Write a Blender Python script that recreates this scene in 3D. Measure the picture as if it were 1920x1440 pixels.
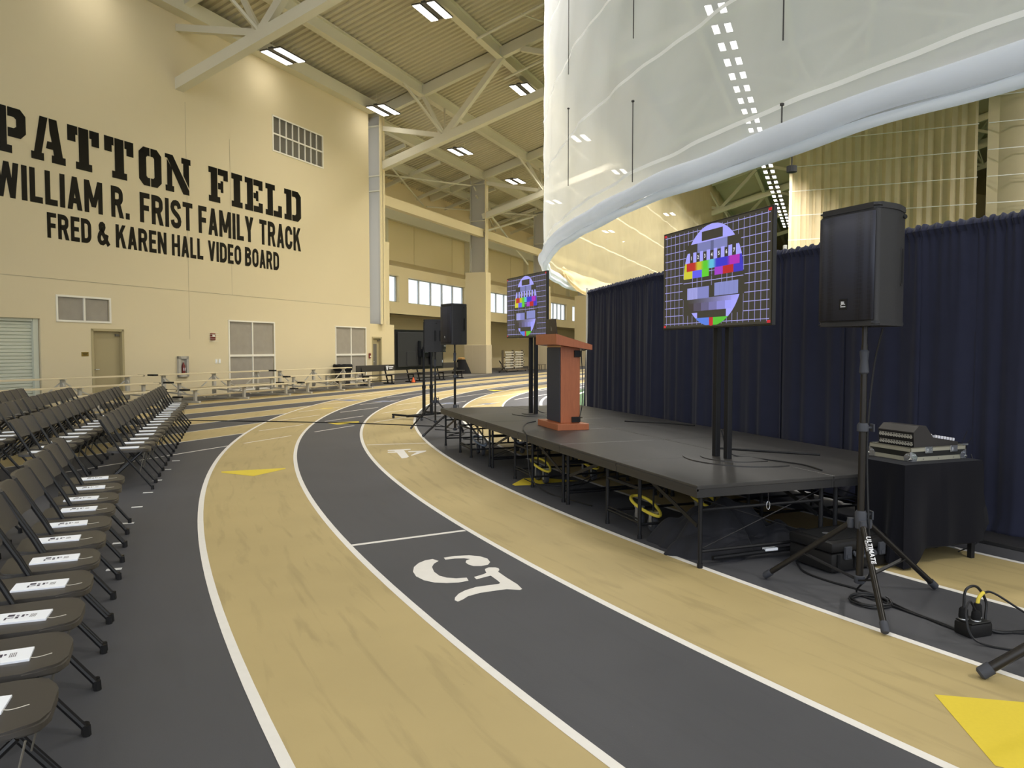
import bpy, bmesh, math, random
from mathutils import Vector, Matrix

random.seed(7)
for _o in list(bpy.data.objects):
    bpy.data.objects.remove(_o)
SC = bpy.context.scene
COL = SC.collection
PI = math.pi
R = math.radians

# ------------------------------------------------------------------ camera
CAM_H = 1.575
FPX = 1390.0                     # focal length in pixels of the 1920 px wide frame
cam_data = bpy.data.cameras.new('camera')
cam = bpy.data.objects.new('camera', cam_data)
COL.objects.link(cam)
cam_data.sensor_width = 36.0
cam_data.lens = FPX / 1920.0 * 36.0
cam_data.clip_end = 400
cam.location = (0, 0, CAM_H)
cam.rotation_euler = (R(90) - math.atan(65.5 / FPX), 0, 0)
SC.camera = cam

# ------------------------------------------------------------------ world (cool daylight fill, let in where walls are left unbuilt)
world = bpy.data.worlds.new('world')
SC.world = world
world.use_nodes = True
bg = world.node_tree.nodes['Background']
bg.inputs['Color'].default_value = (0.86, 0.92, 1.0, 1)
bg.inputs['Strength'].default_value = 2.2
SC.view_settings.view_transform = 'Standard'
SC.view_settings.look = 'None'
SC.view_settings.exposure = 0.0
SC.view_settings.gamma = 1.0
SC.view_settings.use_curve_mapping = False
SC.cycles.use_denoising = True
SC.cycles.use_adaptive_sampling = True
SC.cycles.adaptive_threshold = 0.03
SC.cycles.max_bounces = 6
SC.cycles.diffuse_bounces = 4
SC.cycles.glossy_bounces = 2
SC.cycles.transparent_max_bounces = 12
SC.cycles.caustics_reflective = False
SC.cycles.caustics_refractive = False
LAMP = 7.0                       # how bright the strips themselves look
LAMP_W = 460.0                   # power of one fixture of the inner rows
LAMP_NEAR_W = 26.0              # unseen ones over the audience, added to light the near floor
LAMP_FIELD_W = 1800.0            # unseen row over the infield, added to brighten the nets
LAMP_WALL_W = 8.0              # the row by the wall is dimmed
LAMP_COLOR = (1.0, 0.96, 0.90)

# ------------------------------------------------------------------ frame of the building: s runs along the lettered wall, t towards it
WD = Vector((0.3907, 0.9205, 0))          # along the wall
WN = Vector((-0.9205, 0.3907, 0))         # towards the wall
WA = math.atan2(WD.y, WD.x)
WALL_T = 19.6
def W(s, t, z=0.0):
    return WD * s + WN * t + Vector((0, 0, z))
def roof_z(t):
    return 13.03 + 0.287 * (19.6 - t) if t > -18.7 else 13.03 + 0.287 * (19.6 + 18.7) + 0.287 * (t + 18.7)

# centre and radii of the running track's bend
TC = Vector((28.855, 20.134, 0))
TR, TWD = 34.428, 1.063
def ring(k):
    return TR - k * TWD
TCS, TCT = TC.dot(WD), TC.dot(WN)

# frame of the stage: E runs away along its front edge, P to its back
SE = Vector((-0.338, 0.941, 0))
SP = Vector((0.941, 0.338, 0))
SCORNER = Vector((1.307, 5.19, 0))
STAGE_H = 0.61
SA = math.atan2(SE.y, SE.x)

# ------------------------------------------------------------------ helpers
def lin(c):
    return tuple(((v / 255.0) / 12.92 if v / 255.0 <= 0.04045 else (((v / 255.0) + 0.055) / 1.055) ** 2.4) for v in c)

def mat(name, rgb, rough=0.6, metal=0.0, noise=0.0, nscale=30.0, bump=0.0, bscale=200.0, spec=0.4, emit=None, estr=0.0, sheen=0.0):
    m = bpy.data.materials.new(name)
    m.use_nodes = True
    nt = m.node_tree
    b = nt.nodes['Principled BSDF']
    col = tuple(rgb) + (1,)
    b.inputs['Base Color'].default_value = col
    b.inputs['Roughness'].default_value = rough
    b.inputs['Metallic'].default_value = metal
    b.inputs['Specular IOR Level'].default_value = spec
    if sheen:
        b.inputs['Sheen Weight'].default_value = sheen
    if emit:
        b.inputs['Emission Color'].default_value = tuple(emit) + (1,)
        b.inputs['Emission Strength'].default_value = estr
    tc = None
    if noise or bump:
        tc = nt.nodes.new('ShaderNodeTexCoord')
    if noise:
        n = nt.nodes.new('ShaderNodeTexNoise')
        n.inputs['Scale'].default_value = nscale
        n.inputs['Detail'].default_value = 5
        nt.links.new(tc.outputs['Object'], n.inputs['Vector'])
        mx = nt.nodes.new('ShaderNodeMix')
        mx.data_type = 'RGBA'
        mx.inputs['A'].default_value = tuple(v * (1 - noise) for v in rgb) + (1,)
        mx.inputs['B'].default_value = tuple(min(1, v * (1 + noise)) for v in rgb) + (1,)
        nt.links.new(n.outputs['Fac'], mx.inputs['Factor'])
        nt.links.new(mx.outputs['Result'], b.inputs['Base Color'])
    if bump:
        n2 = nt.nodes.new('ShaderNodeTexNoise')
        n2.inputs['Scale'].default_value = bscale
        nt.links.new(tc.outputs['Object'], n2.inputs['Vector'])
        bp = nt.nodes.new('ShaderNodeBump')
        bp.inputs['Strength'].default_value = bump
        bp.inputs['Distance'].default_value = 0.01
        nt.links.new(n2.outputs['Fac'], bp.inputs['Height'])
        nt.links.new(bp.outputs['Normal'], b.inputs['Normal'])
    return m

def rounded(poly, r, seg=5):
    """2-D polygon with rounded corners; r is one radius or one per corner."""
    out, n = [], len(poly)
    for i in range(n):
        p, a, b = Vector(poly[i]), Vector(poly[i - 1]), Vector(poly[(i + 1) % n])
        rr = r[i] if isinstance(r, (list, tuple)) else r
        if rr <= 0:
            out.append(tuple(p)); continue
        u, v = (a - p).normalized(), (b - p).normalized()
        p0, p1 = p + u * rr, p + v * rr
        for k in range(seg + 1):
            t = k / seg
            q = p0 * (1 - t) ** 2 + p * 2 * t * (1 - t) + p1 * t * t
            out.append((q.x, q.y))
    return out

class MB:
    """collects shapes; build() links them as ONE mesh object"""
    def __init__(self, M=None):
        self.bm = bmesh.new()
        self.M = M
        self.mi = 0
    def v(self, p):
        p = Vector(p)
        return self.bm.verts.new(self.M @ p if self.M else p)
    def f(self, vs):
        try:
            fc = self.bm.faces.new(vs)
            fc.material_index = self.mi
            return fc
        except ValueError:
            return None
    def quad(self, a, b, c, d):
        return self.f([self.v(a), self.v(b), self.v(c), self.v(d)])
    def poly(self, pts, z=None):
        return self.f([self.v((p[0], p[1], z) if z is not None else p) for p in pts])
    def box(self, x0, x1, y0, y1, z0, z1, bev=0.0, seg=2, T=None):
        c = [(x0, y0, z0), (x1, y0, z0), (x1, y1, z0), (x0, y1, z0), (x0, y0, z1), (x1, y0, z1), (x1, y1, z1), (x0, y1, z1)]
        if T:
            c = [T @ Vector(p) for p in c]
        vs = [self.v(p) for p in c]
        fs = [self.f([vs[i] for i in q]) for q in ((0, 3, 2, 1), (4, 5, 6, 7), (0, 1, 5, 4), (1, 2, 6, 5), (2, 3, 7, 6), (3, 0, 4, 7))]
        if bev > 0:
            es = list({e for fc in fs for e in fc.edges})
            bmesh.ops.bevel(self.bm, geom=es, offset=bev, segments=seg, affect='EDGES', profile=0.5)
        return self
    def bar(self, p0, p1, w, h, up=(0, 0, 1)):
        """rectangular bar from p0 to p1; w across, h along up"""
        p0, p1 = Vector(p0), Vector(p1)
        d = (p1 - p0).normalized()
        up = Vector(up)
        s = d.cross(up)
        if s.length < 1e-4:
            s = d.cross(Vector((1, 0, 0)))
        s.normalize()
        u = s.cross(d).normalized()
        a, b = s * w / 2, u * h / 2
        vs = [self.v(p + q) for p in (p0, p1) for q in (-a - b, a - b, a + b, -a + b)]
        for q in ((3, 2, 1, 0), (4, 5, 6, 7), (0, 1, 5, 4), (1, 2, 6, 5), (2, 3, 7, 6), (3, 0, 4, 7)):
            self.f([vs[i] for i in q])
        return self
    def tube(self, pts, r, seg=8, closed=False, flat=1.0):
        pts = [Vector(p) for p in pts]
        n = len(pts)
        rs = r if isinstance(r, (list, tuple)) else [r] * n
        def tang(i):
            a = pts[i - 1] if (i > 0 or closed) else pts[i]
            b = pts[(i + 1) % n] if (i < n - 1 or closed) else pts[i]
            return (b - a).normalized()
        t0 = tang(0)
        ref = Vector((0, 0, 1)) if abs(t0.z) < 0.9 else Vector((1, 0, 0))
        u = t0.cross(ref).normalized()
        rings = []
        for i in range(n):
            t = tang(i)
            u = (u - t * u.dot(t))
            u = u.normalized() if u.length > 1e-6 else t.orthogonal().normalized()
            w = t.cross(u)
            rings.append([self.v(pts[i] + (u * math.cos(2 * PI * k / seg) + w * math.sin(2 * PI * k / seg) * flat) * rs[i]) for k in range(seg)])
        for i in range(n if closed else n - 1):
            A, B = rings[i], rings[(i + 1) % n]
            for k in range(seg):
                self.f([A[k], A[(k + 1) % seg], B[(k + 1) % seg], B[k]])
        if not closed:
            self.f(rings[0][::-1]); self.f(rings[-1])
        return self
    def lathe(self, prof, c=(0, 0, 0), seg=20, axis='z'):
        c = Vector(c)
        rings = []
        for (rr, z) in prof:
            ring_ = []
            for k in range(seg):
                a = 2 * PI * k / seg
                q = (rr * math.cos(a), rr * math.sin(a), z)
                if axis == 'x': q = (z, q[0], q[1])
                if axis == 'y': q = (q[0], z, q[1])
                ring_.append(self.v(c + Vector(q)))
            rings.append(ring_)
        for A, B in zip(rings, rings[1:]):
            for k in range(seg):
                self.f([A[k], A[(k + 1) % seg], B[(k + 1) % seg], B[k]])
        self.f(rings[0][::-1]); self.f(rings[-1])
        return self
    def prism(self, poly, a0, a1, T=None, bev=0.0):
        """2-D polygon extruded along z from a0 to a1, then moved by T"""
        T = T or Matrix.Identity(4)
        lo = [self.v(T @ Vector((p[0], p[1], a0))) for p in poly]
        hi = [self.v(T @ Vector((p[0], p[1], a1))) for p in poly]
        n = len(poly)
        fl, fh = self.f(lo[::-1]), self.f(hi)
        for i in range(n):
            self.f([lo[i], lo[(i + 1) % n], hi[(i + 1) % n], hi[i]])
        if bev and fl and fh:
            bmesh.ops.bevel(self.bm, geom=list(fl.edges) + list(fh.edges), offset=bev, segments=2, affect='EDGES')
        return self
    def sheet(self, P):
        """grid of points [rows][cols] as faces"""
        V = [[self.v(p) for p in row] for row in P]
        for a, b in zip(V, V[1:]):
            for i in range(len(a) - 1):
                self.f([a[i], a[i + 1], b[i + 1], b[i]])
        return self
    def build(self, name, m, parent=None, loc=None, rz=None, smooth=False, thick=0.0, fixn=True):
        if fixn:
            bmesh.ops.recalc_face_normals(self.bm, faces=self.bm.faces[:])
        me = bpy.data.meshes.new(name)
        self.bm.to_mesh(me)
        self.bm.free()
        o = bpy.data.objects.new(name, me)
        COL.objects.link(o)
        for k in (m if isinstance(m, (list, tuple)) else [m]):
            me.materials.append(k)
        if smooth:
            for p in me.polygons:
                p.use_smooth = True
            me.set_sharp_from_angle(angle=R(40))
        if thick:
            md = o.modifiers.new('thickness', 'SOLIDIFY')
            md.thickness = thick
            md.offset = 0
        if parent:
            o.parent = parent
        if loc is not None:
            o.location = loc
        if rz is not None:
            o.rotation_euler = (0, 0, rz)
        return o

def tag(o, label=None, cat=None, group=None, kind=None):
    if label: o['label'] = label
    if cat: o['category'] = cat
    if group: o['group'] = group
    if kind: o['kind'] = kind
    return o

def thing(name, label, cat, loc=(0, 0, 0), rz=0.0, group=None, kind=None):
    o = bpy.data.objects.new(name, None)
    o.empty_display_size = 0.1
    COL.objects.link(o)
    o.location = loc
    o.rotation_euler = (0, 0, rz)
    return tag(o, label, cat, group, kind)

def struct(o):
    o['kind'] = 'structure'
    return o

def dup(o, loc=None, rz=None, label=None, group=None, parent=None, skip=()):
    c = o.copy()
    COL.objects.link(c)
    if parent: c.parent = parent
    for ch in list(o.children):
        if ch.name.split('.')[0] not in skip:
            dup(ch, parent=c, skip=skip)
    if loc is not None: c.location = loc
    if rz is not None: c.rotation_euler = (0, 0, rz)
    if label: c['label'] = label
    if group: c['group'] = group
    return c

def smooth_path(pts, n=8):
    """Catmull-Rom through the points"""
    pts = [Vector(p) for p in pts]
    P = [pts[0] * 2 - pts[1]] + pts + [pts[-1] * 2 - pts[-2]]
    out = []
    for i in range(1, len(P) - 2):
        a, b, c, d = P[i - 1:i + 3]
        for k in range(n):
            t = k / n
            out.append(0.5 * ((2 * b) + (c - a) * t + (2 * a - 5 * b + 4 * c - d) * t * t + (3 * b - a - 3 * c + d) * t ** 3))
    out.append(pts[-1])
    return out

def text_mesh(txt, size, bold=0.0, xs=1.0, depth=0.0, align='LEFT', spacing=1.0):
    """plain lettering as (vertices, faces) in its own x-y plane"""
    cu = bpy.data.curves.new('lettering', 'FONT')
    cu.body = txt
    cu.size = size
    cu.offset = bold
    cu.extrude = depth
    cu.align_x = align
    cu.space_character = spacing
    cu.resolution_u = 3
    o = bpy.data.objects.new('lettering', cu)
    COL.objects.link(o)
    dg = bpy.context.evaluated_depsgraph_get()
    ev = o.evaluated_get(dg)
    me = ev.to_mesh()
    vs = [Vector((v.co.x * xs, v.co.y, v.co.z)) for v in me.vertices]
    fs = [tuple(p.vertices) for p in me.polygons]
    ev.to_mesh_clear()
    bpy.data.objects.remove(o)
    bpy.data.curves.remove(cu)
    return vs, fs

def put_text(mb, tm, T):
    vs, fs = tm
    V = [mb.v(T @ p) for p in vs]
    for q in fs:
        mb.f([V[i] for i in q])

def basis(o, x, y, z):
    M = Matrix.Identity(4)
    for i in range(3):
        M[i][0], M[i][1], M[i][2], M[i][3] = x[i], y[i], z[i], o[i]
    return M

WORDS = ['first', 'second', 'third', 'fourth', 'fifth', 'sixth', 'seventh', 'eighth', 'ninth', 'tenth', 'eleventh', 'twelfth',
         'thirteenth', 'fourteenth', 'fifteenth', 'sixteenth', 'seventeenth', 'eighteenth', 'nineteenth', 'twentieth']
def ordinal(i):
    if i < 20: return WORDS[i]
    tens = {2: 'twenty', 3: 'thirty', 4: 'forty', 5: 'fifty', 6: 'sixty'}
    e = {2: 'twentieth', 3: 'thirtieth', 4: 'fortieth', 5: 'fiftieth', 6: 'sixtieth'}
    a, b = divmod(i + 1, 10)
    return e[a] if b == 0 else tens[a] + '-' + WORDS[b - 1]

# ------------------------------------------------------------------ materials
M = {}
M['wall'] = mat('cream_wall', lin((218, 203, 166)), 0.75, noise=0.02, nscale=0.6)
M['wall_far'] = mat('cream_far_wall', lin((222, 206, 164)), 0.75, noise=0.02, nscale=0.6)
M['joint'] = mat('wall_joint', lin((176, 164, 136)), 0.8)
M['deck'] = mat('roof_deck', lin((196, 186, 158)), 0.7)
M['steel'] = mat('painted_steel', lin((214, 208, 184)), 0.55)
M['steel_grey'] = mat('grey_steel', lin((180, 175, 162)), 0.5)
M['pad'] = mat('column_pad', lin((205, 190, 158)), 0.5)
M['white_frame'] = mat('white_frame', lin((236, 230, 214)), 0.5)
M['grille'] = mat('grille_mesh', lin((158, 150, 136)), 0.7, noise=0.12, nscale=4.0, bump=0.4, bscale=120)
M['vent_dark'] = mat('vent_dark', lin((104, 99, 88)), 0.6, noise=0.1, nscale=3)
M['door'] = mat('door_paint', lin((170, 156, 118)), 0.5)
M['door_frame'] = mat('door_frame_paint', lin((176, 162, 122)), 0.5)
M['shutter'] = mat('shutter_metal', lin((206, 208, 190)), 0.45, 0.1)
M['black_vinyl'] = mat('black_vinyl', lin((15, 14, 13)), 0.16, spec=0.16)
M['mullion'] = mat('window_mullion', lin((178, 184, 192)), 0.5)
M['glass_sky'] = mat('bright_glazing', (0.8, 0.86, 0.95), 0.2, emit=(0.84, 0.92, 1.0), estr=0.85)
M['net_cord'] = mat('net_cord', lin((70, 68, 66)), 0.8)
M['lamp_body'] = mat('lamp_housing', lin((84, 80, 70)), 0.5)
M['line'] = mat('white_line_paint', lin((226, 222, 214)), 0.6, noise=0.05, nscale=18)
M['yellow_paint'] = mat('yellow_arrow_paint', lin((220, 196, 58)), 0.6, noise=0.05, nscale=60)
M['blue_paint'] = mat('blue_mark_paint', lin((120, 128, 150)), 0.6)
M['turf'] = mat('green_turf', lin((50, 74, 46)), 0.9, noise=0.25, nscale=80)
M['kerb'] = mat('white_kerb', lin((220, 216, 206)), 0.6)
M['chair_plastic'] = mat('chair_plastic', lin((62, 58, 53)), 0.42, bump=0.25, bscale=900, spec=0.5)
M['chair_tube'] = mat('chair_tube', lin((26, 25, 25)), 0.35, 0.2, spec=0.5)
M['paper'] = mat('white_paper', lin((240, 243, 248)), 0.6)
M['print'] = mat('dark_print', lin((60, 55, 70)), 0.6)
M['print_grey'] = mat('grey_print', lin((140, 138, 140)), 0.6)
M['tassel'] = mat('cord_tassel', lin((206, 200, 184)), 0.7)
M['tape'] = mat('white_tape', lin((222, 222, 220)), 0.5)
M['alu'] = mat('bleacher_aluminium', lin((196, 192, 182)), 0.45, 0.35)
M['plank'] = mat('bleacher_plank', lin((214, 200, 166)), 0.5, 0.1)
M['black'] = mat('black_plastic', lin((28, 27, 27)), 0.5, spec=0.25)
M['black_matte'] = mat('black_matte', lin((24, 24, 25)), 0.8, spec=0.2)
M['bin'] = mat('bin_plastic', lin((52, 50, 48)), 0.5)
M['orange'] = mat('orange_cone', lin((222, 92, 40)), 0.5)
M['red'] = mat('red_alarm', lin((116, 44, 36)), 0.4)
M['brass'] = mat('brass_plate', lin((150, 126, 62)), 0.35, 0.5)
M['clear'] = mat('cabinet_glass', lin((120, 120, 130)), 0.15)
M['drape'] = mat('navy_black_drape', lin((42, 44, 60)), 0.9, noise=0.12, nscale=6, sheen=0.08, spec=0.12)
M['cloth'] = mat('black_tablecloth', lin((20, 20, 25)), 0.9, noise=0.05, nscale=10, sheen=0.05, spec=0.1)
M['bag'] = mat('dark_fabric_heap', lin((38, 38, 42)), 0.75, noise=0.15, nscale=5, sheen=0.05, spec=0.15)
M['stage_top'] = mat('stage_deck', lin((56, 54, 52)), 0.42, noise=0.1, nscale=7, spec=0.5)
M['stage_edge'] = mat('stage_edge', lin((58, 57, 57)), 0.4, 0.3)
M['stage_steel'] = mat('stage_steel', lin((30, 30, 32)), 0.5, 0.1, spec=0.25)
M['yellow'] = mat('yellow_bumper', lin((222, 200, 70)), 0.45)
M['blue_grey'] = mat('blue_grey_bumper', lin((140, 152, 172)), 0.35, 0.4)
M['rubber'] = mat('rubber', lin((62, 64, 70)), 0.7)
M['zinc'] = mat('zinc', lin((190, 192, 196)), 0.3, 0.8)
M['wood'] = mat('lectern_wood', lin((176, 104, 66)), 0.4)
M['wood_gold'] = mat('lectern_edge_strip', lin((196, 150, 90)), 0.4)
M['navy_panel'] = mat('lectern_navy_panel', lin((48, 51, 62)), 0.6)
M['speaker'] = mat('speaker_black', lin((46, 45, 46)), 0.5, bump=0.3, bscale=700)
M['mesh_black'] = mat('speaker_grille', lin((40, 41, 50)), 0.55)
M['tube_black'] = mat('stand_black', lin((44, 41, 38)), 0.3, 0.4)
M['bezel'] = mat('screen_bezel', lin((34, 32, 30)), 0.4)
M['tv_back'] = mat('screen_back', lin((66, 64, 62)), 0.5)
M['white_letter'] = mat('white_letters', lin((220, 220, 222)), 0.5)
M['case_trim'] = mat('aluminium_case_trim', lin((176, 172, 154)), 0.35, 0.45)
M['case_black'] = mat('case_black_laminate', lin((26, 26, 24)), 0.5)
M['chrome'] = mat('chrome_corner', lin((210, 212, 216)), 0.2, 0.9)
M['mixer'] = mat('mixer_body', lin((50, 47, 45)), 0.45)
M['fader'] = mat('fader_white', lin((214, 214, 220)), 0.4)
M['red_led'] = mat('red_light', (0.6, 0.02, 0.04), 0.3, emit=(1.0, 0.05, 0.08), estr=2.0)
M['orange_led'] = mat('amber_light', (0.6, 0.2, 0.04), 0.3, emit=(1.0, 0.35, 0.1), estr=0.8)
M['blue_led'] = mat('blue_light', (0.1, 0.12, 0.5), 0.3, emit=(0.25, 0.28, 1.0), estr=0.8)
M['laptop'] = mat('laptop_lid', lin((52, 44, 40)), 0.35, 0.3)
M['cable'] = mat('black_cable', lin((26, 26, 28)), 0.5)
M['hurdle'] = mat('hurdle_white', lin((206, 200, 184)), 0.5)
M['hurdle_post'] = mat('cart_post', lin((112, 100, 82)), 0.5)
M['mat_grey'] = mat('grey_mat', lin((112, 108, 100)), 0.8)
M['deep'] = mat('deep_black', lin((10, 10, 11)), 0.6)

def lane_mat(name, rgb, streak):
    """rubber lane surface with roller ripples and scuffs that follow the bend"""
    m = bpy.data.materials.new(name)
    m.use_nodes = True
    nt = m.node_tree
    N, L = nt.nodes.new, nt.links.new
    b = nt.nodes['Principled BSDF']
    b.inputs['Roughness'].default_value = 0.62
    b.inputs['Specular IOR Level'].default_value = 0.35
    geo = N('ShaderNodeNewGeometry')
    sub = N('ShaderNodeVectorMath'); sub.operation = 'SUBTRACT'
    sub.inputs[1].default_value = TC
    L(geo.outputs['Position'], sub.inputs[0])
    ln = N('ShaderNodeVectorMath'); ln.operation = 'LENGTH'
    L(sub.outputs[0], ln.inputs[0])
    sep = N('ShaderNodeSeparateXYZ'); L(sub.outputs[0], sep.inputs[0])
    neg = N('ShaderNodeMath'); neg.operation = 'MULTIPLY'; neg.inputs[1].default_value = -1; L(sep.outputs['X'], neg.inputs[0])
    at = N('ShaderNodeMath'); at.operation = 'ARCTAN2'; L(sep.outputs['Y'], at.inputs[0]); L(neg.outputs[0], at.inputs[1])
    ar = N('ShaderNodeMath'); ar.operation = 'MULTIPLY'; ar.inputs[1].default_value = 32; L(at.outputs[0], ar.inputs[0])
    cmb = N('ShaderNodeCombineXYZ')
    r2 = N('ShaderNodeMath'); r2.operation = 'MULTIPLY'; r2.inputs[1].default_value = 9; L(ln.outputs['Value'], r2.inputs[0])
    L(r2.outputs[0], cmb.inputs['X']); L(ar.outputs[0], cmb.inputs['Y'])
    n1 = N('ShaderNodeTexNoise'); n1.inputs['Scale'].default_value = 1.3; n1.inputs['Detail'].default_value = 4; n1.inputs['Distortion'].default_value = 0.6
    L(cmb.outputs[0], n1.inputs['Vector'])
    rp = N('ShaderNodeValToRGB')
    rp.color_ramp.elements[0].position = 0.30; rp.color_ramp.elements[0].color = (1 - streak, 1 - streak, 1 - streak, 1)
    rp.color_ramp.elements[1].position = 0.46; rp.color_ramp.elements[1].color = (1, 1, 1, 1)
    L(n1.outputs['Fac'], rp.inputs['Fac'])
    n2 = N('ShaderNodeTexNoise'); n2.inputs['Scale'].default_value = 0.9; n2.inputs['Detail'].default_value = 6
    L(geo.outputs['Position'], n2.inputs['Vector'])
    mr = N('ShaderNodeMapRange'); mr.inputs['From Min'].default_value = 0.3; mr.inputs['From Max'].default_value = 0.7
    mr.inputs['To Min'].default_value = 0.93; mr.inputs['To Max'].default_value = 1.07
    L(n2.outputs['Fac'], mr.inputs['Value'])
    m1 = N('ShaderNodeMix'); m1.data_type = 'RGBA'; m1.blend_type = 'MULTIPLY'; m1.inputs['Factor'].default_value = 1
    m1.inputs['A'].default_value = tuple(rgb) + (1,)
    L(rp.outputs['Color'], m1.inputs['B'])
    vs = N('ShaderNodeVectorMath'); vs.operation = 'SCALE'; L(m1.outputs['Result'], vs.inputs[0]); L(mr.outputs['Result'], vs.inputs['Scale'])
    # specks of lint and rubber crumb
    n3 = N('ShaderNodeTexNoise'); n3.inputs['Scale'].default_value = 55; n3.inputs['Detail'].default_value = 2
    L(geo.outputs['Position'], n3.inputs['Vector'])
    gt = N('ShaderNodeMath'); gt.operation = 'GREATER_THAN'; gt.inputs[1].default_value = 0.80; L(n3.outputs['Fac'], gt.inputs[0])
    m2 = N('ShaderNodeMix'); m2.data_type = 'RGBA'; L(gt.outputs[0], m2.inputs['Factor']); L(vs.outputs[0], m2.inputs['A'])
    m2.inputs['B'].default_value = tuple(min(1, v * (0.35 if streak > 0.1 else 3.0)) for v in rgb) + (1,)
    L(m2.outputs['Result'], b.inputs['Base Color'])
    n4 = N('ShaderNodeTexNoise'); n4.inputs['Scale'].default_value = 260
    L(geo.outputs['Position'], n4.inputs['Vector'])
    bp = N('ShaderNodeBump'); bp.inputs['Strength'].default_value = 0.15; bp.inputs['Distance'].default_value = 0.004
    L(n4.outputs['Fac'], bp.inputs['Height']); L(bp.outputs['Normal'], b.inputs['Normal'])
    return m
M['lane_grey'] = lane_mat('grey_track', lin((74, 74, 77)), 0.06)
M['lane_gold'] = lane_mat('gold_track', lin((178, 159, 111)), 0.14)

def wood_grain(m, rgb):
    nt = m.node_tree
    b = nt.nodes['Principled BSDF']
    tc = nt.nodes.new('ShaderNodeTexCoord')
    mp = nt.nodes.new('ShaderNodeMapping')
    mp.inputs['Scale'].default_value = (14, 14, 1.6)
    n = nt.nodes.new('ShaderNodeTexNoise')
    n.inputs['Scale'].default_value = 4
    n.inputs['Detail'].default_value = 6
    n.inputs['Distortion'].default_value = 0.8
    mx = nt.nodes.new('ShaderNodeMix'); mx.data_type = 'RGBA'
    mx.inputs['A'].default_value = tuple(v * 0.78 for v in rgb) + (1,)
    mx.inputs['B'].default_value = tuple(v * 1.18 for v in rgb) + (1,)
    nt.links.new(tc.outputs['Object'], mp.inputs['Vector']); nt.links.new(mp.outputs[0], n.inputs['Vector'])
    nt.links.new(n.outputs['Fac'], mx.inputs['Factor']); nt.links.new(mx.outputs['Result'], b.inputs['Base Color'])
wood_grain(M['wood'], lin((164, 96, 62)))

def dots_mat(m, rgb, scale):
    """perforated steel: dark round holes in a metal sheet"""
    nt = m.node_tree
    b = nt.nodes['Principled BSDF']
    tc = nt.nodes.new('ShaderNodeTexCoord')
    v = nt.nodes.new('ShaderNodeTexVoronoi')
    v.inputs['Scale'].default_value = scale
    v.inputs['Randomness'].default_value = 0.0
    rp = nt.nodes.new('ShaderNodeValToRGB')
    rp.color_ramp.elements[0].position = 0.30; rp.color_ramp.elements[0].color = (0.004, 0.004, 0.006, 1)
    rp.color_ramp.elements[1].position = 0.42; rp.color_ramp.elements[1].color = tuple(rgb) + (1,)
    nt.links.new(tc.outputs['Object'], v.inputs['Vector']); nt.links.new(v.outputs['Distance'], rp.inputs['Fac'])
    nt.links.new(rp.outputs['Color'], b.inputs['Base Color'])
dots_mat(M['mesh_black'], lin((46, 48, 60)), 130)

def net_mat(name, rgb, clear):
    """fine white netting: part of the light passes straight through the mesh, the rest is scattered by the yarn"""
    m = bpy.data.materials.new(name)
    m.use_nodes = True
    nt = m.node_tree
    nt.nodes.remove(nt.nodes['Principled BSDF'])
    N, L = nt.nodes.new, nt.links.new
    out = nt.nodes['Material Output']
    df, tl, tp = N('ShaderNodeBsdfDiffuse'), N('ShaderNodeBsdfTranslucent'), N('ShaderNodeBsdfTransparent')
    tc = N('ShaderNodeTexCoord')
    n = N('ShaderNodeTexNoise'); n.inputs['Scale'].default_value = 0.7; n.inputs['Detail'].default_value = 5; n.inputs['Distortion'].default_value = 1.2
    L(tc.outputs['Object'], n.inputs['Vector'])
    mr = N('ShaderNodeMapRange'); mr.inputs['From Min'].default_value = 0.3; mr.inputs['From Max'].default_value = 0.7
    mr.inputs['To Min'].default_value = clear - 0.025; mr.inputs['To Max'].default_value = clear + 0.025
    L(n.outputs['Fac'], mr.inputs['Value'])
    df.inputs['Color'].default_value = tuple(rgb) + (1,)
    tl.inputs['Color'].default_value = tuple(rgb) + (1,)
    a, b = N('ShaderNodeMixShader'), N('ShaderNodeMixShader')
    a.inputs['Fac'].default_value = 0.55
    L(df.outputs[0], a.inputs[1]); L(tl.outputs[0], a.inputs[2])
    L(mr.outputs['Result'], b.inputs['Fac']); L(a.outputs[0], b.inputs[1]); L(tp.outputs[0], b.inputs[2])
    L(b.outputs[0], out.inputs['Surface'])
    return m
M['net'] = net_mat('white_netting', lin((212, 214, 216)), 0.30)
M['vinyl_hem'] = net_mat('white_hem_vinyl', lin((240, 244, 250)), 0.026)
M['net_warm_lit'] = net_mat('netting_warm_lit', lin((228, 214, 174)), 0.42)  # same white net; warm hall light is put into its beige tint
M['net_far'] = net_mat('far_netting', lin((236, 220, 184)), 0.18)

def lamp_mat():
    m = bpy.data.materials.new('lamp_panel')
    m.use_nodes = True
    nt = m.node_tree
    nt.nodes.remove(nt.nodes['Principled BSDF'])
    e = nt.nodes.new('ShaderNodeEmission')
    e.inputs['Color'].default_value = LAMP_COLOR + (1,)
    e.inputs['Strength'].default_value = LAMP
    nt.links.new(e.outputs[0], nt.nodes['Material Output'].inputs['Surface'])
    return m
M['lamp'] = lamp_mat()

def screen_mat():
    m = bpy.data.materials.new('lit_screen')
    m.use_nodes = True
    nt = m.node_tree
    b = nt.nodes['Principled BSDF']
    a = nt.nodes.new('ShaderNodeVertexColor')
    a.layer_name = 'picture'
    nt.links.new(a.outputs['Color'], b.inputs['Emission Color'])
    b.inputs['Emission Strength'].default_value = 1.0
    b.inputs['Base Color'].default_value = (0.01, 0.01, 0.01, 1)
    b.inputs['Roughness'].default_value = 0.35
    b.inputs['Specular IOR Level'].default_value = 0.25
    return m
M['screen'] = screen_mat()

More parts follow.
